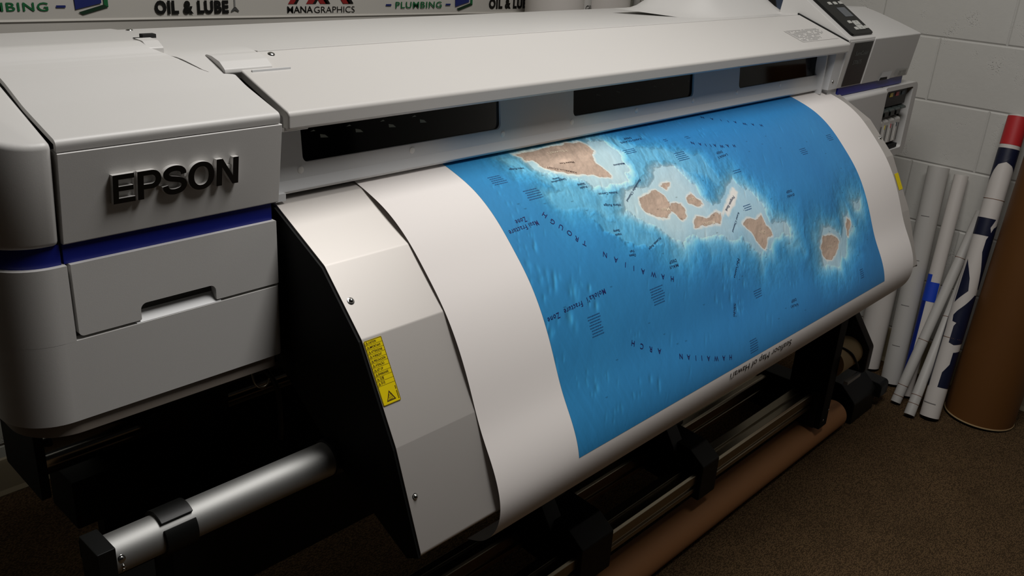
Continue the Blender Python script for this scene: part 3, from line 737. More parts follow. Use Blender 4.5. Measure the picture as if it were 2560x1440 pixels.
# cable loops hanging under the left housing
def cable(pts, r, name, m, parent, n=10):
    cu = bpy.data.curves.new('cb', 'CURVE'); cu.dimensions = '3D'; cu.bevel_depth = r; cu.bevel_resolution = 2; cu.resolution_u = n
    sp = cu.splines.new('NURBS'); sp.points.add(len(pts) - 1); sp.use_endpoint_u = True; sp.order_u = 4
    org = Vector(parent['_o'])
    for p, q in zip(sp.points, pts): p.co = tuple(Vector(q) - org) + (1,)
    ob = bpy.data.objects.new('cb', cu); me = bpy.data.meshes.new_from_object(ob); me.name = name
    bpy.data.objects.remove(ob); bpy.data.curves.remove(cu)
    me.polygons.foreach_set('use_smooth', [True] * len(me.polygons))
    return link(name, me, m, parent)
cable([(.605, 1.02, .828), (.600, 1.015, .805), (.612, 1.01, .792), (.628, 1.012, .800), (.632, 1.018, .815), (.622, 1.02, .828)], .0018, 'cable_loop', 'railalu', PR)
cable([(.622, 1.02, .820), (.634, 1.012, .800), (.640, 1.01, .785), (.641, 1.01, .74), (.641, 1.012, .70)], .004, 'cable', 'black', PR)

# ---- take-up tube with clamps
TY, TZ, TR = .90, .7200, .0245
mb = MB(); mb.tube((.3335, TY, TZ), (.668, TY, TZ), TR, seg=64, inner=.86); TU = mb.build('take_up_tube', 'alu', PR)
def shell_arc(x0, x1, a0, a1, r0, r1, n=16):
    P = [(TY - r1 * math.sin(math.radians(a0 + (a1 - a0) * k / n)), TZ + r1 * math.cos(math.radians(a0 + (a1 - a0) * k / n))) for k in range(n + 1)]
    Q = [(TY - r0 * math.sin(math.radians(a1 + (a0 - a1) * k / n)), TZ + r0 * math.cos(math.radians(a1 + (a0 - a1) * k / n))) for k in range(n + 1)]
    m_ = MB(); m_.prism(P + Q, 'x', x0, x1); return m_
shell_arc(.3925, .4330, -115, 35, TR, TR + .0055).build('clamp_band', 'black', TU, bevel=.0006)
shell_arc(.3925, .4330, 52, 200, TR, TR + .0050).build('clamp_band', 'black', TU, bevel=.0006)
for x, a, r in ((.3395, 74, .0050), (.3400, 97, .0028), (.3405, 113, .0040)):
    n_ = (0, -math.sin(math.radians(a)), math.cos(math.radians(a))); p = Vector((x, TY, TZ)) + Vector(n_) * (TR - .0003)
    mb = MB(); mb.dome(p, n_, r, .0008); mb.dome(p + Vector(n_) * .0006, n_, r * .65, .0018); mb.build('screw', 'screw', TU)
mb = MB(); mb.box(.312, .3335, TY - .026, TY + .022, TZ - .035, TZ + .0265); mb.box(.318, .3335, TY - .030, TY - .012, TZ - .05, TZ - .02); mb.build('end_bracket', 'black', TU, bevel=.0015)
mb = MB(); mb.tube((.668, TY, TZ), (.74, TY, TZ), .030, seg=40); mb.tube((.64, TY, TZ), (.655, TY, TZ), .0275, seg=40); mb.build('core_flange', 'black', TU, bevel=.002)
# lower rails with sliding media rests
for y0, y1 in ((.90, .955), (1.045, 1.095)):
    g = .006
    prof = [(y0, .158), (y0, .170), (y0 + g, .172), (y0 + g, .180), (y0, .182), (y0, .206, .003), (y0 + .006, .210, .002), (y0 + .018, .210), (y0 + .020, .204), (y0 + .030, .204), (y0 + .032, .210), (y1, .210, .002), (y1, .158)]
    MB().prism(rp(prof, 0.0, 3), 'x', .74, 2.338).build('base_rail', 'railalu', PR, bevel=.0006)
for x0, x1 in ((1.243, 1.37), (1.705, 1.80)):
    mb = MB(); mb.prism(rp([(.888, .135, .004), (.888, .232, .01), (.93, .262, .012), (1.06, .272, .02), (1.115, .235, .01), (1.115, .150, .004)], .0, 5), 'x', x0 + .02, x1)
    mb.prism(rp([(.96, .25), (1.0, .31, .012), (1.09, .31, .012), (1.11, .235)], 0, 4), 'x', x0, x0 + .045)
    RS = mb.build('media_rest', 'black', PR, bevel=.003)
    MB().tube((x0 + .05, 1.02, .275), (x0 + .10, 1.02, .275), .014, seg=20).build('rest_roller', 'black', RS)
# right arm with the take-up core end
mb = MB(); mb.prism(rp([(.865, .10), (.865, .46, .02), (.90, .62, .02), (.98, .62), (.98, .10)], 0, 4), 'x', 2.345, 2.395); AR = mb.build('take_up_arm', 'blacksteel', PR, bevel=.003)
mb = MB(); mb.box(2.338, 2.41, .880, 1.11, .100, .222); mb.build('rail_end_block', 'black', PR, bevel=.004)
for y, z in ((.865, .125), (.865, .150)):
    mb = MB(); mb.dome((2.365 + (z - .125) * 1.0, y + .0015, z), (0, -1, .2), .0045, .003); mb.build('screw', 'screw', AR)
mb = MB(); mb.tube((2.396, .895, .292), (2.525, .895, .292), .044, seg=40); mb.build('core_end', 'tan', AR)
mb = MB(); mb.prism(rp([(.835, .235, .012), (.835, .318, .02), (.915, .43, .02), (.98, .43), (.98, .225, .02)], 0, 5), 'x', 2.525, 2.560); BR = mb.build('core_bracket', 'black', AR, bevel=.004)
cable([(2.42, .90, .34), (2.44, .856, .332), (2.46, .848, .300), (2.49, .846, .272), (2.515, .85, .250)], .0035, 'cable', 'black', AR)
mb = MB(); mb.box(2.44, 2.53, .845, .858, .222, .232); mb.build('bracket_bar', 'alu', AR, bevel=.001)
mb = MB(); mb.prism(rp([(.875, .0, .004), (.875, .075, .02), (.93, .125, .02), (1.10, .125), (1.10, .0)], 0, 4), 'x', 2.63, 2.80); mb.prism(rp([(.86, .04), (.86, .09, .015), (1.05, .10), (1.05, .04)], 0, 4), 'x', 2.80, 2.862); mb.box(2.395, 2.63, .985, 1.05, .06, .12); mb.build('drive_unit', 'black', PR, bevel=.004)

# ================================================================== printed map
PROF = np.array([(1.10, 1.072), (1.06, 1.067), (1.031, 1.0605), (1.0, 1.051), (.967, 1.038), (.913, 1.003), (.875, .967), (.836, .924), (.81, .886), (.78, .827), (.752, .765), (.731, .728), (.714, .69), (.708, .66), (.711, .633), (.722, .609), (.742, .589), (.77, .577)])
def spline(P, t=None, n=600):
    d = np.r_[0, np.cumsum(np.hypot(*np.diff(P, axis=0).T))]; m_ = len(P); h = np.diff(d); out = []
    if t is None: t = np.linspace(0, d[-1], n)
    for k in range(2):
        a = P[:, k]; A = np.eye(m_); b_ = np.zeros(m_)
        for i in range(1, m_ - 1):
            A[i, i - 1] = h[i - 1]; A[i, i] = 2 * (h[i - 1] + h[i]); A[i, i + 1] = h[i]; b_[i] = 6 * ((a[i + 1] - a[i]) / h[i] - (a[i] - a[i - 1]) / h[i - 1])
        Mm = np.linalg.solve(A, b_); i = np.clip(np.searchsorted(d, t, side='right') - 1, 0, m_ - 2); u = t - d[i]; hh = h[i]; v_ = hh - u
        out.append((Mm[i] * v_ ** 3 + Mm[i + 1] * u ** 3) / (6 * hh) + (a[i] / hh - Mm[i] * hh / 6) * v_ + (a[i + 1] / hh - Mm[i + 1] * hh / 6) * u)
    return np.stack(out, 1), t
SMAX = 0.7200
NS = 640
SPT = np.linspace(0, SMAX, NS); SP_, _ = spline(PROF, SPT)
TG = np.gradient(SP_, axis=0); TG /= np.linalg.norm(TG, axis=1)[:, None]
NM = np.stack([TG[:, 1], -TG[:, 0]], 1)          # outward (towards -y / up)
if NM[100, 1] < 0: NM = -NM
def onpaper(x, s, o=0.0006):
    i = min(max(s / SMAX * (NS - 1), 0), NS - 1.001); k = int(i); a = i - k
    y = SP_[k, 0] * (1 - a) + SP_[k + 1, 0] * a + NM[k, 0] * o; z = SP_[k, 1] * (1 - a) + SP_[k + 1, 1] * a + NM[k, 1] * o
    return (x, y, z)
PX0, PX1 = .797, 2.321
OP = (1.56, .9, .95)
def sheet(name, m, xs, k0, k1, o, parent=None, back=False):
    me = bpy.data.meshes.new(name)
    nx = len(xs); ns = k1 - k0
    y = SP_[k0:k1, 0] + NM[k0:k1, 0] * o; z = SP_[k0:k1, 1] + NM[k0:k1, 1] * o
    V = np.empty((ns, nx, 3)); V[..., 0] = xs[None, :]; V[..., 1] = y[:, None]; V[..., 2] = z[:, None]
    V -= np.array(OP)
    idx = np.arange(ns * nx).reshape(ns, nx)
    F = np.stack([idx[:-1, :-1], idx[1:, :-1], idx[1:, 1:], idx[:-1, 1:]], -1).reshape(-1, 4)
    me.vertices.add(ns * nx); me.vertices.foreach_set('co', V.ravel().astype(np.float32))
    me.loops.add(F.size); me.loops.foreach_set('vertex_index', F.ravel().astype(np.int32))
    me.polygons.add(len(F)); me.polygons.foreach_set('loop_start', np.arange(0, F.size, 4, dtype=np.int32))
    me.update(calc_edges=True); me.validate()
    me.polygons.foreach_set('use_smooth', [True] * len(me.polygons))
    return me
PA = link('printed_map', sheet('printed_map', 'paper', np.linspace(PX0, PX1, 40), 0, NS, 0.0), 'paper', None, OP)
tag(PA, 'white paper print of a blue seafloor map hanging out over the curved printer guide', 'map print')
ISLANDS=[[(1.1265,0.078),(1.1347,0.0905),(1.1334,0.1015),(1.1488,0.1009),(1.1468,0.1115),(1.1453,0.1216),(1.1523,0.132),(1.1683,0.1439),(1.184,0.1514),(1.2066,0.1577),(1.2251,0.1606),(1.2429,0.1645),(1.2554,0.1742),(1.2665,0.18),(1.2798,0.1823),(1.2852,0.1781),(1.285,0.1698),(1.2814,0.1566),(1.2744,0.1445),(1.2747,0.1376),(1.2825,0.1292),(1.2872,0.1211),(1.2972,0.1171),(1.3063,0.1078),(1.3084,0.0997),(1.3048,0.0917),(1.2981,0.0825),(1.2956,0.0773)],
[(1.3078,0.2538),(1.31,0.2441),(1.3157,0.2391),(1.3331,0.2344),(1.3538,0.228),(1.3745,0.2289),(1.3849,0.2384),(1.3873,0.2536),(1.3905,0.2626),(1.4031,0.261),(1.3774,0.2644),(1.3949,0.26),(1.4097,0.263),(1.4221,0.2689),(1.4225,0.2827),(1.4159,0.2947),(1.4045,0.2978),(1.3964,0.2906),(1.391,0.2806),(1.384,0.2747),(1.3733,0.2791),(1.3599,0.2851),(1.3469,0.2846),(1.3631,0.2856),(1.3492,0.2837),(1.3357,0.2778),(1.3245,0.2694),(1.3122,0.2628)],
[(1.3938,0.223),(1.4029,0.2183),(1.4172,0.2166),(1.4236,0.22),(1.4168,0.2275),(1.401,0.2309),(1.3972,0.228)],
[(1.4455,0.2598),(1.4545,0.2546),(1.4674,0.2525),(1.4715,0.258),(1.4746,0.2668),(1.4826,0.2742),(1.483,0.2801),(1.4716,0.2824),(1.4569,0.2783),(1.445,0.2713),(1.4441,0.2642)],
[(1.4268,0.3124),(1.4358,0.3055),(1.4481,0.3014),(1.4646,0.3037),(1.4782,0.3099),(1.4958,0.3067),(1.5146,0.3072),(1.5237,0.3101),(1.516,0.3198),(1.5113,0.3288),(1.4871,0.3227),(1.4712,0.3238),(1.4506,0.3217),(1.4321,0.3221),(1.4234,0.3192)],
[(1.58,0.3439),(1.5895,0.3391),(1.606,0.3334),(1.6208,0.342),(1.6298,0.3472),(1.6429,0.3407),(1.6564,0.3399),(1.6591,0.3485),(1.664,0.3608),(1.6746,0.372),(1.6788,0.3841),(1.664,0.3851),(1.6537,0.3891),(1.6471,0.402),(1.6336,0.4052),(1.6229,0.3948),(1.6136,0.3827),(1.607,0.3672),(1.5944,0.3564),(1.583,0.3449)],
[(1.8733,0.4434),(1.882,0.4342),(1.9064,0.4336),(1.9244,0.4373),(1.9449,0.4471),(1.9528,0.4578),(1.9414,0.4712),(1.9228,0.483),(1.9008,0.4871),(1.8818,0.4862),(1.8695,0.4779),(1.8697,0.4624),(1.8646,0.4525)],
[(2.0161,0.4151),(2.0242,0.4217),(2.0241,0.4342),(2.0112,0.4442),(2.0035,0.4551),(1.9972,0.4501),(2.0033,0.4401),(2.0033,0.4302),(2.0117,0.4218)]]
SHELVES=[[(1.2555,0.251),(1.2888,0.2695),(1.3078,0.2817),(1.3206,0.2966),(1.328,0.3149),(1.3656,0.3364),(1.4034,0.3392),(1.4342,0.3339),(1.4812,0.3478),(1.522,0.3646),(1.5599,0.3644),(1.5914,0.3916),(1.6195,0.4167),(1.6615,0.415),(1.686,0.3991),(1.721,0.3978),(1.7474,0.4084),(1.7374,0.3838),(1.693,0.3575),(1.6792,0.3196),(1.6577,0.2972),(1.6358,0.2697),(1.6183,0.2475),(1.5808,0.2594),(1.5452,0.2845),(1.5047,0.2809),(1.4917,0.256),(1.4833,0.2272),(1.4735,0.1951),(1.4338,0.1944),(1.3891,0.2001),(1.3358,0.2168),(1.3002,0.2227),(1.2759,0.2305)],
[(1.1282,0.0904),(1.1267,0.122),(1.1674,0.1539),(1.2038,0.1717),(1.2173,0.1928),(1.2683,0.1989),(1.2947,0.2086),(1.3137,0.2035),(1.3362,0.1801),(1.3413,0.1609),(1.3415,0.1384),(1.3504,0.1146),(1.3606,0.0955),(1.326,0.0787),(1.2522,0.1034),(1.1735,0.0961)],
[(1.8597,0.4352),(1.896,0.42),(1.9432,0.4266),(1.9745,0.4497),(1.9998,0.4171),(2.0299,0.4086),(2.0352,0.4334),(1.9976,0.4686),(1.9623,0.4942),(1.9154,0.5025),(1.8768,0.4935),(1.8541,0.4701)],
[(2.0632,0.381),(2.0959,0.3819),(2.097,0.3987),(2.0733,0.4051)]]
BANK=[(1.5446,0.3056),(1.5302,0.3123),(1.5509,0.3034),(1.5803,0.2823),(1.6064,0.2726),(1.6085,0.2786),(1.588,0.2974),(1.562,0.31),(1.5456,0.3153)]
LABELS=[('Maui Fracture', 1.0499, 0.2229, 0.9815, 0.2267, 0),
('Zone', 1.03, 0.2115, 1.0058, 0.213, 0),
("Moloka'i", 1.1265, 0.3636, 1.0781, 0.3669, 0),
('Fracture', 1.065, 0.3688, 1.0199, 0.3708, 0),
('Zone', 1.0078, 0.3721, 0.9797, 0.3741, 0),
("LANA'I", 1.6597, 0.1943, 1.6232, 0.1962, 1),
('DEEP', 1.6499, 0.185, 1.6273, 0.1853, 1),
("KAHO'OLAWE", 1.4561, 0.1058, 1.3913, 0.1047, 1),
('DEEP', 1.4347, 0.0967, 1.4127, 0.0958, 1),
('MAUI', 1.338, 0.3699, 1.3123, 0.3692, 1),
('DEEP', 1.3367, 0.3606, 1.3153, 0.3602, 1),
("O'AHU", 1.8162, 0.3203, 1.7851, 0.3207, 1),
('DEEP', 1.8118, 0.3109, 1.7887, 0.3105, 1),
("KAUA'I", 1.7074, 0.5401, 1.6773, 0.5374, 1),
('DEEP', 1.7058, 0.5284, 1.6848, 0.5282, 1),
("Nu'uanu", 1.5298, 0.4026, 1.502, 0.4336, 1),
('Slide', 1.4826, 0.4804, 1.4688, 0.5039, 1),
('Penguin Bank', 1.594, 0.2841, 1.5439, 0.3064, 1),
('Mauna Kea', 1.2284, 0.1286, 1.1943, 0.1249, 1),
('Hilo Ridge', 1.1092, 0.1162, 1.078, 0.1126, 1),
('Kohala Canyon', 1.2699, 0.2115, 1.2229, 0.2053, 1),
('Hana Ridge', 1.2596, 0.2355, 1.2186, 0.2278, 1),
('Hana', 1.2215, 0.285, 1.206, 0.2847, 1),
('Slump', 1.2223, 0.2782, 1.2064, 0.277, 1),
('Alenuihaha Channel', 1.3506, 0.1981, 1.2803, 0.2322, 1),
('Kaiwi Channel', 1.5826, 0.3184, 1.538, 0.3496, 1),
("Pa'uwela Ridge", 1.3162, 0.3139, 1.2732, 0.3266, 1),
('Laupahoehoe', 1.1731, 0.1611, 1.137, 0.1608, 1),
('Slump', 1.1624, 0.1558, 1.1448, 0.1557, 1),
('Pololu', 1.207, 0.1853, 1.1892, 0.186, 1),
('Slump', 1.2078, 0.1791, 1.1886, 0.1787, 1),
('Opana', 1.2338, 0.3274, 1.2165, 0.3256, 1),
('Fan', 1.233, 0.3198, 1.2227, 0.3196, 1),
('HAMAKUA COAST', 1.2106, 0.1535, 1.1588, 0.1267, 1),
('Mahukona', 1.3431, 0.158, 1.3119, 0.1568, 1),
("Hawai'i", 1.2443, 0.0943, 1.1957, 0.0911, 2),
('Maui', 1.381, 0.268, 1.3587, 0.2655, 2),
("O'ahu", 1.6533, 0.3719, 1.6297, 0.3688, 2),
("Kaua'i", 1.9167, 0.459, 1.8958, 0.4564, 2),
("Moloka'i", 1.4935, 0.3192, 1.457, 0.3158, 2),
("Lana'i", 1.4678, 0.2638, 1.4506, 0.2631, 2),
("Seafloor Map of Hawai'i", 1.6641, 0.6055, 1.4203, 0.6028, 3)]
SPACED=[('HGUORT',[(1.0729,0.218),(1.0813,0.2329),(1.0929,0.2454),(1.1039,0.2592),(1.1129,0.2717),(1.1253,0.2829)]),
('NAIIAWAH',[(1.1587,0.3122),(1.179,0.3264),(1.1977,0.3395),(1.2154,0.3501),(1.2362,0.3608),(1.2612,0.3719),(1.2853,0.382),(1.3094,0.3915)]),
('HCRA',[(1.1627,0.4675),(1.1831,0.479),(1.2037,0.4901),(1.2249,0.5001)]),
('NAIIAWAH',[(1.2775,0.5256),(1.2977,0.5332),(1.3172,0.5407),(1.3344,0.5459),(1.3541,0.5527),(1.3772,0.5597),(1.4014,0.5663),(1.424,0.5716)]),
('NAIIAWAH',[(1.5826,0.1504),(1.6016,0.1578),(1.6163,0.163),(1.63,0.1667),(1.6438,0.1693),(1.6633,0.1751),(1.6839,0.1777),(1.7051,0.1815)]),
('NAIIAWAH',[(1.7153,0.0809),(1.7367,0.0932),(1.7579,0.1032),(1.7747,0.1121),(1.794,0.1196),(1.817,0.1307),(1.842,0.1386),(1.8681,0.1464)])]
PARAS=[(1.0336,0.1338,62,26),
(1.0798,0.178,66,30),
(1.387,0.1364,50,16),
(1.5146,0.1762,52,26),
(1.9505,0.2387,40,24),
(2.1024,0.2233,40,24),
(1.6238,0.3178,40,16),
(1.6544,0.2397,40,12),
(1.258,0.4101,54,40),
(1.0827,0.4155,58,42),
(1.5736,0.4859,40,24),
(1.5111,0.5753,42,36),
(2.0211,0.5511,26,30),
(1.5157,0.1285,20,10),
(1.5869,0.1343,22,10)]
MOUNTS=[(0.9589,0.307,30),(0.9899,0.3082,22),(1.0513,0.3506,30),(1.0808,0.3514,22),(0.9924,0.3355,24),(1.0246,0.1931,12),(1.0872,0.38,20),(1.032,0.3916,30),(0.9982,0.392,24),(1.4867,0.4206,26),(1.5231,0.441,22),(1.4924,0.4614,30),(1.5063,0.4809,22),(1.4633,0.4424,20),(1.4821,0.4987,20),(1.4374,0.471,18),(1.5406,0.417,18),(1.1752,0.4585,14),(1.0666,0.4975,14),(1.0223,0.4832,14),(1.0795,0.5592,22),(1.1905,0.5481,22),(0.9841,0.4422,20),(1.6097,0.0845,16),(1.6502,0.1263,24),(1.6896,0.1375,16),(1.4678,0.1071,22),(1.0318,0.5061,20),(1.1351,0.5439,16),(1.7058,0.489,14),(1.0131,0.1516,12),(1.0013,0.2371,18),(1.0186,0.252,20),(0.9936,0.2746,22),(1.0222,0.3164,24)]
# ---- the picture on the print: sea depth, shelves, islands and relief, computed on a fine grid
MX0, MX1, MS0, MS1 = .972, 2.138, .045, .5965
K0 = int(MS0 / SMAX * (NS - 1)); K1 = int(MS1 / SMAX * (NS - 1)) + 1
GX = np.linspace(MX0, MX1, 900); GS = SPT[K0:K1]
gx, gs_ = np.meshgrid(GX, GS)
rng = np.random.RandomState(5)
def vnoise(x, y, seed):
    r = np.random.RandomState(seed); T_ = r.rand(256, 256)
    xi = np.floor(x).astype(int); yi = np.floor(y).astype(int); fx = x - xi; fy_ = y - yi
    fx = fx * fx * (3 - 2 * fx); fy_ = fy_ * fy_ * (3 - 2 * fy_)
    a = T_[xi % 256, yi % 256]; b_ = T_[(xi + 1) % 256, yi % 256]; c_ = T_[xi % 256, (yi + 1) % 256]; d_ = T_[(xi + 1) % 256, (yi + 1) % 256]
    return (a * (1 - fx) + b_ * fx) * (1 - fy_) + (c_ * (1 - fx) + d_ * fx) * fy_
def fbm(x, y, f, o, seed):
    v_ = 0; a = .5
    for k in range(o): v_ = v_ + a * vnoise(x * f, y * f, seed + k); f *= 2.03; a *= .5
    return v_
def sdist(poly, X, Y):
    P = np.array(poly); D = np.full(X.shape, 1e9); ins = np.zeros(X.shape, bool); n = len(P)
    for i in range(n):
        a = P[i]; b_ = P[(i + 1) % n]; e = b_ - a; L2 = e @ e
        if L2 < 1e-12: continue
        t = np.clip(((X - a[0]) * e[0] + (Y - a[1]) * e[1]) / L2, 0, 1)
        D = np.minimum(D, (X - a[0] - t * e[0]) ** 2 + (Y - a[1] - t * e[1]) ** 2)
        if a[1] != b_[1]:
            ins ^= ((a[1] > Y) != (b_[1] > Y)) & (X < (b_[0] - a[0]) * (Y - a[1]) / (b_[1] - a[1]) + a[0])
    D = np.sqrt(D); return np.where(ins, -D, D)
wx = gx + .006 * (fbm(gx, gs_, 60, 4, 11) - .5) * 2; ws = gs_ + .006 * (fbm(gx, gs_, 60, 4, 31) - .5) * 2
wx2 = gx + .022 * (fbm(gx, gs_, 22, 5, 51) - .5) * 2; ws2 = gs_ + .022 * (fbm(gx, gs_, 22, 5, 71) - .5) * 2
isl = np.full(gx.shape, 1e9)
for p in ISLANDS: isl = np.minimum(isl, sdist(p, wx, ws))
she = np.full(gx.shape, 1e9)
for p in SHELVES: she = np.minimum(she, sdist(p, wx2, ws2))
MIDS=[[(1.0771,0.0826),(1.0907,0.1184),(1.1172,0.1421),(1.1488,0.1737),(1.1082,0.1911),(1.1127,0.2165),(1.1312,0.2323),(1.166,0.228),(1.2388,0.2474),(1.2501,0.262),(1.3085,0.2201),(1.3263,0.1877),(1.3508,0.152),(1.3552,0.1158)],
[(1.3913,0.0957),(1.4181,0.1371),(1.4766,0.1436),(1.5159,0.1689),(1.5605,0.1932),(1.5769,0.2352),(1.6289,0.2447),(1.659,0.2788),(1.7095,0.3343),(1.7419,0.3759),(1.7734,0.4392),(1.6995,0.4062),(1.6244,0.2816),(1.4718,0.1967),(1.3497,0.2016),(1.3413,0.1609)]]
LOWS=[[(1.1764,0.2421),(1.2484,0.264),(1.2738,0.2912),(1.3227,0.3153),(1.3529,0.336),(1.3023,0.3362),(1.2565,0.3145),(1.2165,0.2901),(1.1913,0.265)]]
mid = np.full(gx.shape, 1e9)
for p in MIDS: mid = np.minimum(mid, sdist(p, wx2, ws2))
low = np.full(gx.shape, 1e9)
for p in LOWS: low = np.minimum(low, sdist(p, wx2, ws2))
bank = sdist(BANK, wx, ws)
coast = np.minimum(isl, bank)
# elevation-like field: 1 at the shore, 0 in the deep
e1 = np.exp(-np.maximum(she, 0) / .022) * .42 + np.exp(-np.maximum(she, 0) / .075) * .16
e1 = np.maximum(e1, .31 * np.exp(-np.maximum(mid, 0) / .030)); e1 = np.maximum(e1, .24 * np.exp(-np.maximum(low, 0) / .008))
e1 = np.where(she < 0, .62 + np.clip(-she, 0, .03) * 2.0, e1)
shore = np.clip(1 - np.maximum(coast, 0) / .013, 0, 1)
rid = np.abs(fbm(gx * 1.0 + gs_ * .5, gs_ * .55 - gx * .2, 26, 5, 101) - .5) * 2
rid2 = np.abs(fbm(gx * 1.5 - gs_, gs_ * .35 + gx * .25, 60, 4, 131) - .5) * 2
big = fbm(gx, gs_, 5, 4, 151)
slope_zone = np.exp(-((she - .035) / .035) ** 2)
H = e1 * .060 + .0062 * (1 - rid) * (.22 + slope_zone) + .0022 * (1 - rid2) * (.2 + .9 * slope_zone)
streak = np.clip(1.35 - gx, 0, 1) * np.clip((gs_ - .2) * 3, 0, 1)
H += .0026 * fbm(gx * 3.2 - gs_ * 1.1, gs_ * .6 + gx * .5, 30, 3, 171) * (.3 + 2 * streak)
dl = np.zeros(gx.shape)
for (mx_, ms_, r_) in MOUNTS:
    for q in range(5):
        cx = mx_ + rng.normal(0, .010); cs = ms_ + rng.normal(0, .008); rr = r_ * .00019 * rng.uniform(.5, 1.3)
        w = ((gx - cx) * .9 + (gs_ - cs) * .35) ** 2 / (rr * .8) ** 2 + ((gs_ - cs) * .9 - (gx - cx) * .35) ** 2 / (rr * 1.7) ** 2
        g = np.exp(-w); H += g * rr * .40; dl += g * .075
for k in range(70):
    cx = rng.uniform(MX0, MX1); cs = rng.uniform(MS0, MS1); rr = rng.uniform(.0025, .006)
    w = ((gx - cx) * .85 + (gs_ - cs) * .5) ** 2 / (rr * .6) ** 2 + ((gs_ - cs) * .85 - (gx - cx) * .5) ** 2 / (rr * 2.4) ** 2
    g = np.exp(-w); H += g * rr * .25; dl += g * .06
Hx = np.gradient(H, axis=1) / (GX[1] - GX[0]); Hs = np.gradient(H, axis=0) / (GS[1] - GS[0])
shade = np.clip(-(Hx * .75 + Hs * .65) * .55, -.38, .42)
lv = np.clip(e1 + dl + (big - .5) * .16 + (.12 * (1 - rid) - .05) * slope_zone, 0, 1)
def S(c): return np.array([lin(q) for q in c])
stops = [0, .10, .22, .40, .58, .70, .85, 1.0]
cols = [S(c) for c in ((48, 132, 194), (54, 142, 202), (68, 158, 212), (112, 186, 222), (164, 208, 230), (196, 222, 232), (224, 232, 232), (242, 240, 234))]
lv = np.maximum(lv, shore ** .8 * 1.0)
lv = np.where((bank < 0), np.maximum(lv, .97), lv)
C_ = np.stack([np.interp(lv, stops, [c_[k] for c_ in cols]) for k in range(3)], -1)
# the sea is a little greener to the left, deeper blue to the right and bottom right
tl = np.clip((1.5 - gx) / .55, 0, 1)[..., None]; C_ = C_ * (1 + tl * np.array([.05, .10, .0]))
td = np.clip((gx - 1.75) / .4, 0, 1) * np.clip((gs_ - .25) / .2, 0, 1) * (1 - np.clip(lv / .4, 0, 1)); C_ *= (1 - .10 * td)[..., None]
C_ = C_ * (1 + shade * (1 - .6 * shore))[..., None]
land = isl < 0
lh = fbm(gx, gs_, 70, 4, 201) * .007 + np.clip(-isl, 0, .03) * .25
lx = np.gradient(lh, axis=1) / (GX[1] - GX[0]); ls_ = np.gradient(lh, axis=0) / (GS[1] - GS[0])
lc = S((196, 172, 154)) * (1 + np.clip(-(lx + ls_) * .30, -.22, .25))[..., None]
pk = np.exp(-(((gx - 1.211) / .016) ** 2 + ((gs_ - .122) / .010) ** 2)) + .8 * np.exp(-(((gx - 1.236) / .010) ** 2 + ((gs_ - .084) / .008) ** 2))
lc = lc * (1 + .35 * pk)[..., None]
C_ = np.where(land[..., None], lc, C_)
rim = np.clip(1 - np.abs(isl) / .0011, 0, 1)[..., None]; C_ = C_ * (1 - rim * .25)
for k in range(60):                                   # depth figures: tiny marks
    r0 = rng.randint(70, C_.shape[0] - 30); c0 = rng.randint(30, C_.shape[1] - 30)
    C_[r0:r0 + 1, c0:c0 + 5] *= .55; C_[r0 + 1:r0 + 2, c0 + 1:c0 + 4] *= .7
C_ = np.clip(C_, 0.004, .95)
me = sheet('map_image', 'mapprint', GX, K0, K1, .0003)
at = me.attributes.new('ink', 'FLOAT_COLOR', 'POINT')
at.data.foreach_set('color', np.concatenate([C_.reshape(-1, 3), np.ones((C_.shape[0] * C_.shape[1], 1))], 1).astype(np.float32).ravel())
MI = link('map_image', me, 'mapprint', PA); MI['label'] = 'blue printed sea with tan islands'
# ---- lettering of the map (printed head towards the printer, so it runs upside down)
TB = MB()
def ontext(o=.0007): return lambda u, v_: onpaper(u, v_, o)
for (t, x0, s0, x1, s1, k) in LABELS:
    L_ = math.hypot(x1 - x0, s1 - s0); ang = math.atan2(s1 - s0, x1 - x0)
    if k == 0: h = .0088; key = 'mapnavy'
    elif k == 1: h = .0052 if t.upper() == t else .0046; key = 'mapsmall'
    elif k == 2: h = .0065; key = 'mapname'
    else: h = .0128; key = None
    if t in ("Nu'uanu", 'Slide', "Seafloor"): h = .0065
    if t in ('Mauna Kea', 'HAMAKUA COAST'): key = 'mapbrown'; h = .0046
    if t == 'Penguin Bank': h = .0058
    tgt = MB() if key else TB
    # glyph u runs from start to end; glyph up points down the sheet
    ux, us = math.cos(ang), math.sin(ang); vx, vs_ = us, -ux
    if vs_ < 0: vx, vs_ = -vx, -vs_
    sp = 1.25 if k == 0 else (1.1 if t.upper() == t else 1.0)
    put_text(tgt, t, lambda u, v_: onpaper(x0 + ux * u + vx * v_, s0 + us * u + vs_ * v_, .0008), 0, 0, h, L_, bold=.003 if k == 0 else (0 if k == 3 else .004), space=sp)
    if key: tgt.build('map_word', key, PA, smooth=False, recalc=False)
for word, pts in SPACED:
    n = len(pts); tgt = MB()
    for i, (ch, (x, s)) in enumerate(zip(word, pts)):
        a = pts[max(0, i - 1)]; b_ = pts[min(n - 1, i + 1)]
        tx, ts = a[0] - b_[0], a[1] - b_[1]; q = math.hypot(tx, ts); ux, us = tx / q, ts / q
        vx, vs_ = us, -ux
        if vs_ < 0: vx, vs_ = -vx, -vs_
        h = .0092 if x < 1.45 else .0078
        put_text(tgt, ch, lambda u, v_: onpaper(x + ux * u + vx * v_, s + us * u + vs_ * v_, .0008), 0, 0, h, None, bold=.006, center=True)
    tgt.build('map_word', 'mapnavy', PA, smooth=False, recalc=False)
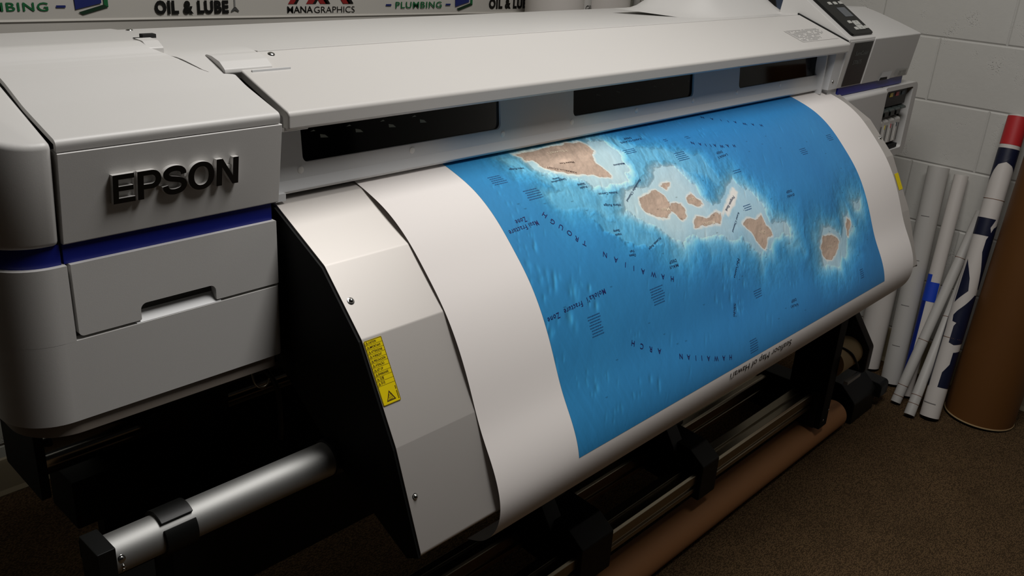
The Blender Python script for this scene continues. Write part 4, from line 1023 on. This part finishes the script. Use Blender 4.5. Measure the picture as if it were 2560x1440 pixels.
# illegible small print: rows of short dashes
for (x, s, w, hh) in PARAS:
    W_ = w * .00075 * (.75 if x < 1.2 else 1.0); rows = max(2, int(hh / 5.2)); dh = .0046; tgt = MB()
    for r_ in range(rows):
        u = -W_ / 2 + random.uniform(0, W_ * .12); end = W_ / 2 - random.uniform(0, W_ * .15)
        while u < end:
            l = random.uniform(.0015, .0050)
            v_ = (r_ - rows / 2) * dh
            q = [(x + u, s + v_), (x + min(u + l, end), s + v_), (x + min(u + l, end), s + v_ + .0015), (x + u, s + v_ + .0015)]
            tgt.add([onpaper(a, b_, .0007) for a, b_ in q], [(0, 1, 2, 3)]); u += l + .0010
    tgt.build('fine_print', 'mappara', PA, smooth=False, recalc=False)
TB.build('map_title', 'ink', PA, smooth=False, recalc=False)

# ================================================================== rolls leaning in the corner on the right
def roll(name, m, bot, top, r, label, cat, r1=None, inner=.82, group=None, rings=8, seg=40):
    d = (Vector(top) - Vector(bot)).normalized(); b_ = Vector(bot); b_.z = r * math.sqrt(max(0, 1 - d.z * d.z)) + .001
    mb = MB(); mb.tube(b_, top, r, r1, seg=seg, inner=inner, rings=rings)
    o = mb.build(name, m, None, loc=(b_.x, b_.y, 0), ang=50); tag(o, label, cat, group); o['ax'] = tuple(b_) + tuple(top)
    return o, b_, Vector(top)
def band(par, b_, t, r, k, w=.0016, name='rubber_band', m='rubber', r_add=.0008):
    d = (t - b_).normalized(); p = b_.lerp(t, k)
    MB().tube(p - d * w / 2, p + d * w / 2, r + r_add, seg=40, inner=r / (r + r_add) * .99).build(name, m, par)
def strip(par, b_, t, r, k0, k1, a0, a1, name, m, lift=.0007, n=14, nk=2, r1=None):
    """patch wrapped on a roll: k along the axis, a degrees round it (0 faces the room's camera side, -x)"""
    d = (t - b_).normalized(); u = (Vector((-1, 0, 0)) - d * d.dot(Vector((-1, 0, 0)))).normalized(); w = d.cross(u)
    P = []
    for i in range(nk + 1):
        k = k0 + (k1 - k0) * i / nk
        P.append([b_.lerp(t, k) + (u * math.cos(math.radians(a0 + (a1 - a0) * j / n)) + w * math.sin(math.radians(a0 + (a1 - a0) * j / n))) * (r + lift) for j in range(n + 1)])
    return MB().grid(P).build(name, m, par)
def onroll(b_, t, r, lift=.001):
    d = (t - b_).normalized(); u = (Vector((-1, 0, 0)) - d * d.dot(Vector((-1, 0, 0)))).normalized(); w = d.cross(u)
    return lambda k, a: b_.lerp(t, k) + (u * math.cos(math.radians(a)) + w * math.sin(math.radians(a))) * (r + lift)
G = 'rolls leaning on the block wall beside the printer'
o, b_, t = roll('vinyl_roll', 'vinyl', (3.077, 1.017, .01), (3.141, 1.039, .409), .045, 'short wide white roll against the wall, half hidden behind the printed map edge', 'roll', group=G)
o, b_, t = roll('vinyl_roll', 'vinylgrey', (3.019, .903, .01), (3.152, .957, .746), .034, 'tall wide grey-white roll with faint pencil marks, right of the printed map edge', 'roll', group=G)
for k in (.18, .37, .58, .78):
    strip(o, b_, t, .034, k, k + .003, -20, 25, 'pencil_mark', 'greytext')
o, b_, t = roll('vinyl_roll', 'vinyl', (2.963, .831, .01), (3.164, .885, .732), .022, 'slim white roll held by a piece of bright blue tape', 'roll', group=G)
strip(o, b_, t, .022, .435, .522, -150, 70, 'tape_piece', 'tape', .0009)['label'] = 'bright blue masking tape'
strip(o, b_, t, .022, .52, .555, -150, -8, 'tape_piece', 'tape', .0009)
strip(o, b_, t, .022, .02, .435, -150, -8, 'film_edge', 'bluefilm', .0007)['label'] = 'dark blue edge of the rolled film'
o, b_, t = roll('vinyl_roll', 'vinylgrey', (2.886, .832, .01), (3.169, .799, .628), .0165, 'thin pale grey roll with rubber bands, steepest lean, left one of the thin pair', 'roll', group=G)
for k in (.035, .09, .33, .76): band(o, b_, t, .0165, k)
o, b_, t = roll('vinyl_roll', 'vinylgrey', (2.828, .765, .01), (3.169, .783, .563), .0170, 'thin pale roll tapering to a pointed loose corner, right one of the thin pair', 'roll', r1=.012, group=G)
for k in (.06, .105, .53): band(o, b_, t, .0170 * (1 - k) + .012 * k, k)
o, b_, t = roll('banner_roll', 'vinyl', (2.873, .716, .01), (3.156, .762, .953), .030, 'white rolled banner with navy letters and a red band near its top', 'roll', group=G)
AX = onroll(b_, t, .030, .0009)
def patch(poly, m, name):
    """polygon in (k, angle) on the roll, finely divided so it hugs the surface"""
    v, f = poly_holes([[(p[1] * .03 * math.pi / 180, p[0]) for p in poly]], 0.0)
    bm = bmesh.new(); vs = [bm.verts.new((q[0], q[1], 0)) for q in v]
    for q in f:
        try: bm.faces.new([vs[i] for i in q])
        except ValueError: pass
    for it in range(3):
        es = [e for e in bm.edges if abs(e.verts[0].co.x - e.verts[1].co.x) > .006]
        if es: bmesh.ops.subdivide_edges(bm, edges=es, cuts=1); bmesh.ops.triangulate(bm, faces=bm.faces)
    bm.verts.ensure_lookup_table(); bm.verts.index_update()
    mb = MB(); mb.add([AX(q.co.y, q.co.x / .03 * 180 / math.pi) for q in bm.verts], [[x.index for x in q.verts] for q in bm.faces]); bm.free()
    return mb.build(name, m, o)
A_L, A_R = -85, 95
strip(o, b_, t, .030, .905, .995, -90, 100, 'red_print', 'red', .0008)['label'] = 'dark red printed band'
patch([(.80, A_L), (.893, A_L), (.893, A_R), (.82, A_R), (.84, 60), (.85, 20), (.84, -20), (.82, -40), (.795, -55), (.775, A_L)], 'navy', 'navy_print')
patch([(.62, A_L + 15), (.668, A_L + 10), (.668, 60), (.64, 40), (.605, 32), (.57, 40), (.55, 60), (.55, A_R), (.612, A_R), (.612, A_L + 15)][:4] + [(.612, 60), (.612, A_L + 15)], 'navy', 'navy_print')
patch([(.53, -35), (.50, -10), (.47, 10), (.43, 22), (.385, -40)], 'navy', 'navy_print')
patch([(.64, 62), (.60, 35), (.56, 34), (.50, 60), (.44, 80), (.44, A_R + 20), (.66, A_R + 20)], 'navy', 'navy_print')
patch([(.385, 28), (.36, -5), (.345, -20), (.325, -15), (.322, 10), (.31, 0), (.255, 0), (.25, 30), (.26, A_R), (.42, A_R), (.42, 70)], 'navy', 'navy_print')
patch([(.105, 10), (.155, 12), (.185, 40), (.225, 40), (.235, A_R + 5), (.105, A_R + 5)], 'navy', 'navy_print')
patch([(.10, -75), (.10, -50), (.30, -50), (.36, -75)], 'navy', 'navy_print')
band(o, b_, t, .030, .27); band(o, b_, t, .030, .73)
strip(o, b_, t, .030, .045, .048, -50, 30, 'paper_edge', 'greytext', .001)
o, b_, t = roll('cardboard_tube', 'kraft', (3.022, .608, .01), (3.070, .583, 1.10), .105, 'large brown cardboard tube standing in front of the wall at the right edge', 'tube', inner=.94, seg=72)
MB().tube(b_ - Vector((0, 0, .0)), b_ + (t - b_).normalized() * .004, .1062, seg=72, inner=.985).build('end_ring', 'tan', o)
# brown core lying on the carpet
mb = MB(); mb.tube((.95, .917, .0455), (2.575, .917, .0455), .045, seg=64, inner=.88, rings=4)
o = mb.build('cardboard_tube', 'card', None, loc=(1.76, .917, 0), ang=50); tag(o, 'long brown cardboard core lying on the carpet under the printer rails', 'tube')

# ================================================================== banner and rolls behind the printer
BO = (1.6, 2.19, 1.15)
def hem(x): return 1.1545 - .0170 * (x - .735)
def onban(x, v, o_=.0): return (x, 2.192 - o_, hem(x) + v)
P = []
for j, v_ in enumerate((-.16, -.10, -.05, -.004, 0.0, .004, .05, .12, .25, .40)):
    P.append([(x, 2.190 + .006 * math.sin(x * 7 + v_ * 9) * (1 if v_ < -.03 else .25) - (.004 if v_ == 0 else 0) + (.004 if v_ < -.01 else 0), hem(x) + v_) for x in np.linspace(-.6, 2.510, 60)])
BN = MB().grid(P).build('vinyl_banner', 'banner', None, loc=BO); BN.modifiers.new('thickness', 'SOLIDIFY').thickness = .001
tag(BN, 'white sponsor banner with plumbing, oil and lube logos on the back wall', 'banner')
def btext(txt, x0, x1, v0, h, m, name, bold=0.0, space=1.0):
    mb = MB(); put_text(mb, txt, lambda u, v_: onban(u, v_, .006), x0, v0, h, x1 - x0, bold, space); return mb.build(name, m, BN, smooth=False)
def bquad(pts, m, name):
    mb = MB(); mb.add([onban(p[0], p[1], .006) for p in pts], [list(range(len(pts)))]); return mb.build(name, m, BN, smooth=False)
for dx, s_, dv in ((0, 1.0, 0), (1.187, 1.0, -.0025)):
    k_ = .838 + dx
    btext('PLUMBING', k_ - .187, k_, .0225 + dv, .0175, 'bgreen', 'plumbing_lettering', .016, 1.12)
    bquad([(k_ + .017, .029 + dv), (k_ + .038, .029 + dv), (k_ + .038, .034 + dv), (k_ + .017, .034 + dv)], 'bblue', 'dash_mark')
    bquad([(k_ - .224, .029 + dv), (k_ - .203, .029 + dv), (k_ - .203, .034 + dv), (k_ - .224, .034 + dv)], 'bblue', 'dash_mark')
    c0 = .897 + dx
    bquad([(c0, .0245 + dv), (c0 + .0605, .0385 + dv), (c0 + .0605, .085 + dv), (c0 - .002, .085 + dv)], 'bblue', 'cube_logo')
    bquad([(c0 + .017, .046 + dv), (c0 + .042, .052 + dv), (c0 + .042, .062 + dv), (c0 + .017, .056 + dv)], 'dot', 'cube_logo')
    bquad([(c0 + .006, .0185 + dv), (c0 + .0165, .013 + dv), (c0 + .076, .0295 + dv), (c0 + .066, .0355 + dv)], 'bdkgreen', 'cube_logo')
    bquad([(c0 + .066, .0355 + dv), (c0 + .076, .0295 + dv), (c0 + .0755, .085 + dv), (c0 + .0665, .085 + dv)], 'bgreen', 'cube_logo')
for x0, x1, v0 in ((1.0855, 1.2835, .0140), (2.2365, 2.4435, .0165)):
    btext('OIL & LUBE', x0, x1, v0, .0275, 'ink', 'oil_lube_lettering', .055, 1.12)
    q = x1 + .018
    bquad([(q - .002, v0 + .012), (q + .002, v0 + .012), (q + .002, v0 + .05), (q - .002, v0 + .05)], 'greytext', 'dipper_mark')
    bquad([(q - .012, v0 + .003), (q - .010, v0 + .001), (q, v0 + .005), (q + .010, v0 + .001), (q + .012, v0 + .003), (q + .003, v0 + .013), (q - .003, v0 + .013)], 'gap', 'dipper_mark')
btext('MANA', 1.459, 1.542, .0105, .0168, 'ink', 'print_shop_lettering', .014)
btext('GRAPHICS', 1.546, 1.686, .0095, .0168, 'ink', 'print_shop_lettering', -.004)
for a, m_, w in ((1.462, 'bred', .018), (1.480, 'ink', .010), (1.520, 'bred', .022), (1.542, 'ink', .010), (1.567, 'bred', .026), (1.585, 'ink', .016), (1.645, 'bred', .026), (1.664, 'ink', .018)):
    s_ = .03 if a < 1.55 else -.03
    bquad([(a, .0335), (a + w, .0335), (a + w + s_, .075), (a + s_, .075)], m_, 'chevron_logo')

GB = 'rolls standing behind the printer'
def vroll(x, y, r, z1, m, label, name='vinyl_roll'):
    mb = MB(); mb.tube((x, y, 0), (x + .01, y + .03, z1), r, seg=48, inner=.8)
    o = mb.build(name, m, None, loc=(x, y, 0), ang=50); tag(o, label, 'roll', GB); return o
vroll(2.393, 2.02, .098, 1.50, 'vinyl', 'thick white roll behind the printer, just right of the banner edge')
o = vroll(2.522, 2.00, .026, 1.46, 'vinylgrey', 'narrow grey printed roll with part letters GRA behind the printer lid', 'banner_roll')
mb = MB(); 
def onv(u, v_): 
    a = -2.2 + u / .027
    return (2.522 + .0075 + .0272 * math.cos(a), 2.00 + .0225 + .0272 * math.sin(a), 1.150 + v_)
put_text(mb, 'GRA', onv, 0, 0, .017, .036); mb.build('roll_lettering', 'ink', o, smooth=False)
vroll(2.655, 2.02, .095, 1.52, 'vinyl', 'thick white roll behind the printer, second right of the banner')
mb = MB(); mb.tube((2.775, 1.905, 0), (2.790, 1.925, 1.185), .043, seg=40, inner=.85); o = mb.build('banner_roll', 'vinyl', None, loc=(2.775, 1.905, 0), ang=50); tag(o, 'shorter white roll with bright green inside, top just above the lid edge', 'roll', GB)
MB().tube((2.7905, 1.9255, 1.16), (2.794, 1.931, 1.215), .032, seg=32, inner=.93).build('green_lining', 'green', o)
vroll(2.862, 1.99, .042, 1.45, 'vinylgrey', 'slim grey-white roll behind the lid, left of the dark corner gap')
vroll(2.965, 1.99, .038, 1.45, 'vinyl', 'slim white roll farthest right behind the lid')

# ================================================================== small thing on top of the printer
mb = MB(); mb.prism(rp([(2.434, 1.2335, .003), (2.470, 1.2335, .004), (2.500, 1.328, .004), (2.378, 1.328, .004)], .003, 4), 'y', 1.262, 1.285)
mb2 = mb.build('plastic_scraper', 'scraper', None, bevel=.002, loc=(2.45, 1.273, 1.2335)); tag(mb2, 'small navy plastic scraper with a black edge standing on the printer behind the control panel', 'scraper')
MB().prism(rp([(2.4295, 1.2340), (2.435, 1.2340), (2.3785, 1.329), (2.372, 1.329)], .001, 2), 'y', 1.260, 1.287).build('blade_edge', 'matte', mb2)

for o in bpy.data.objects:
    for k in ('_o', 'ax'):
        if k in o: del o[k]
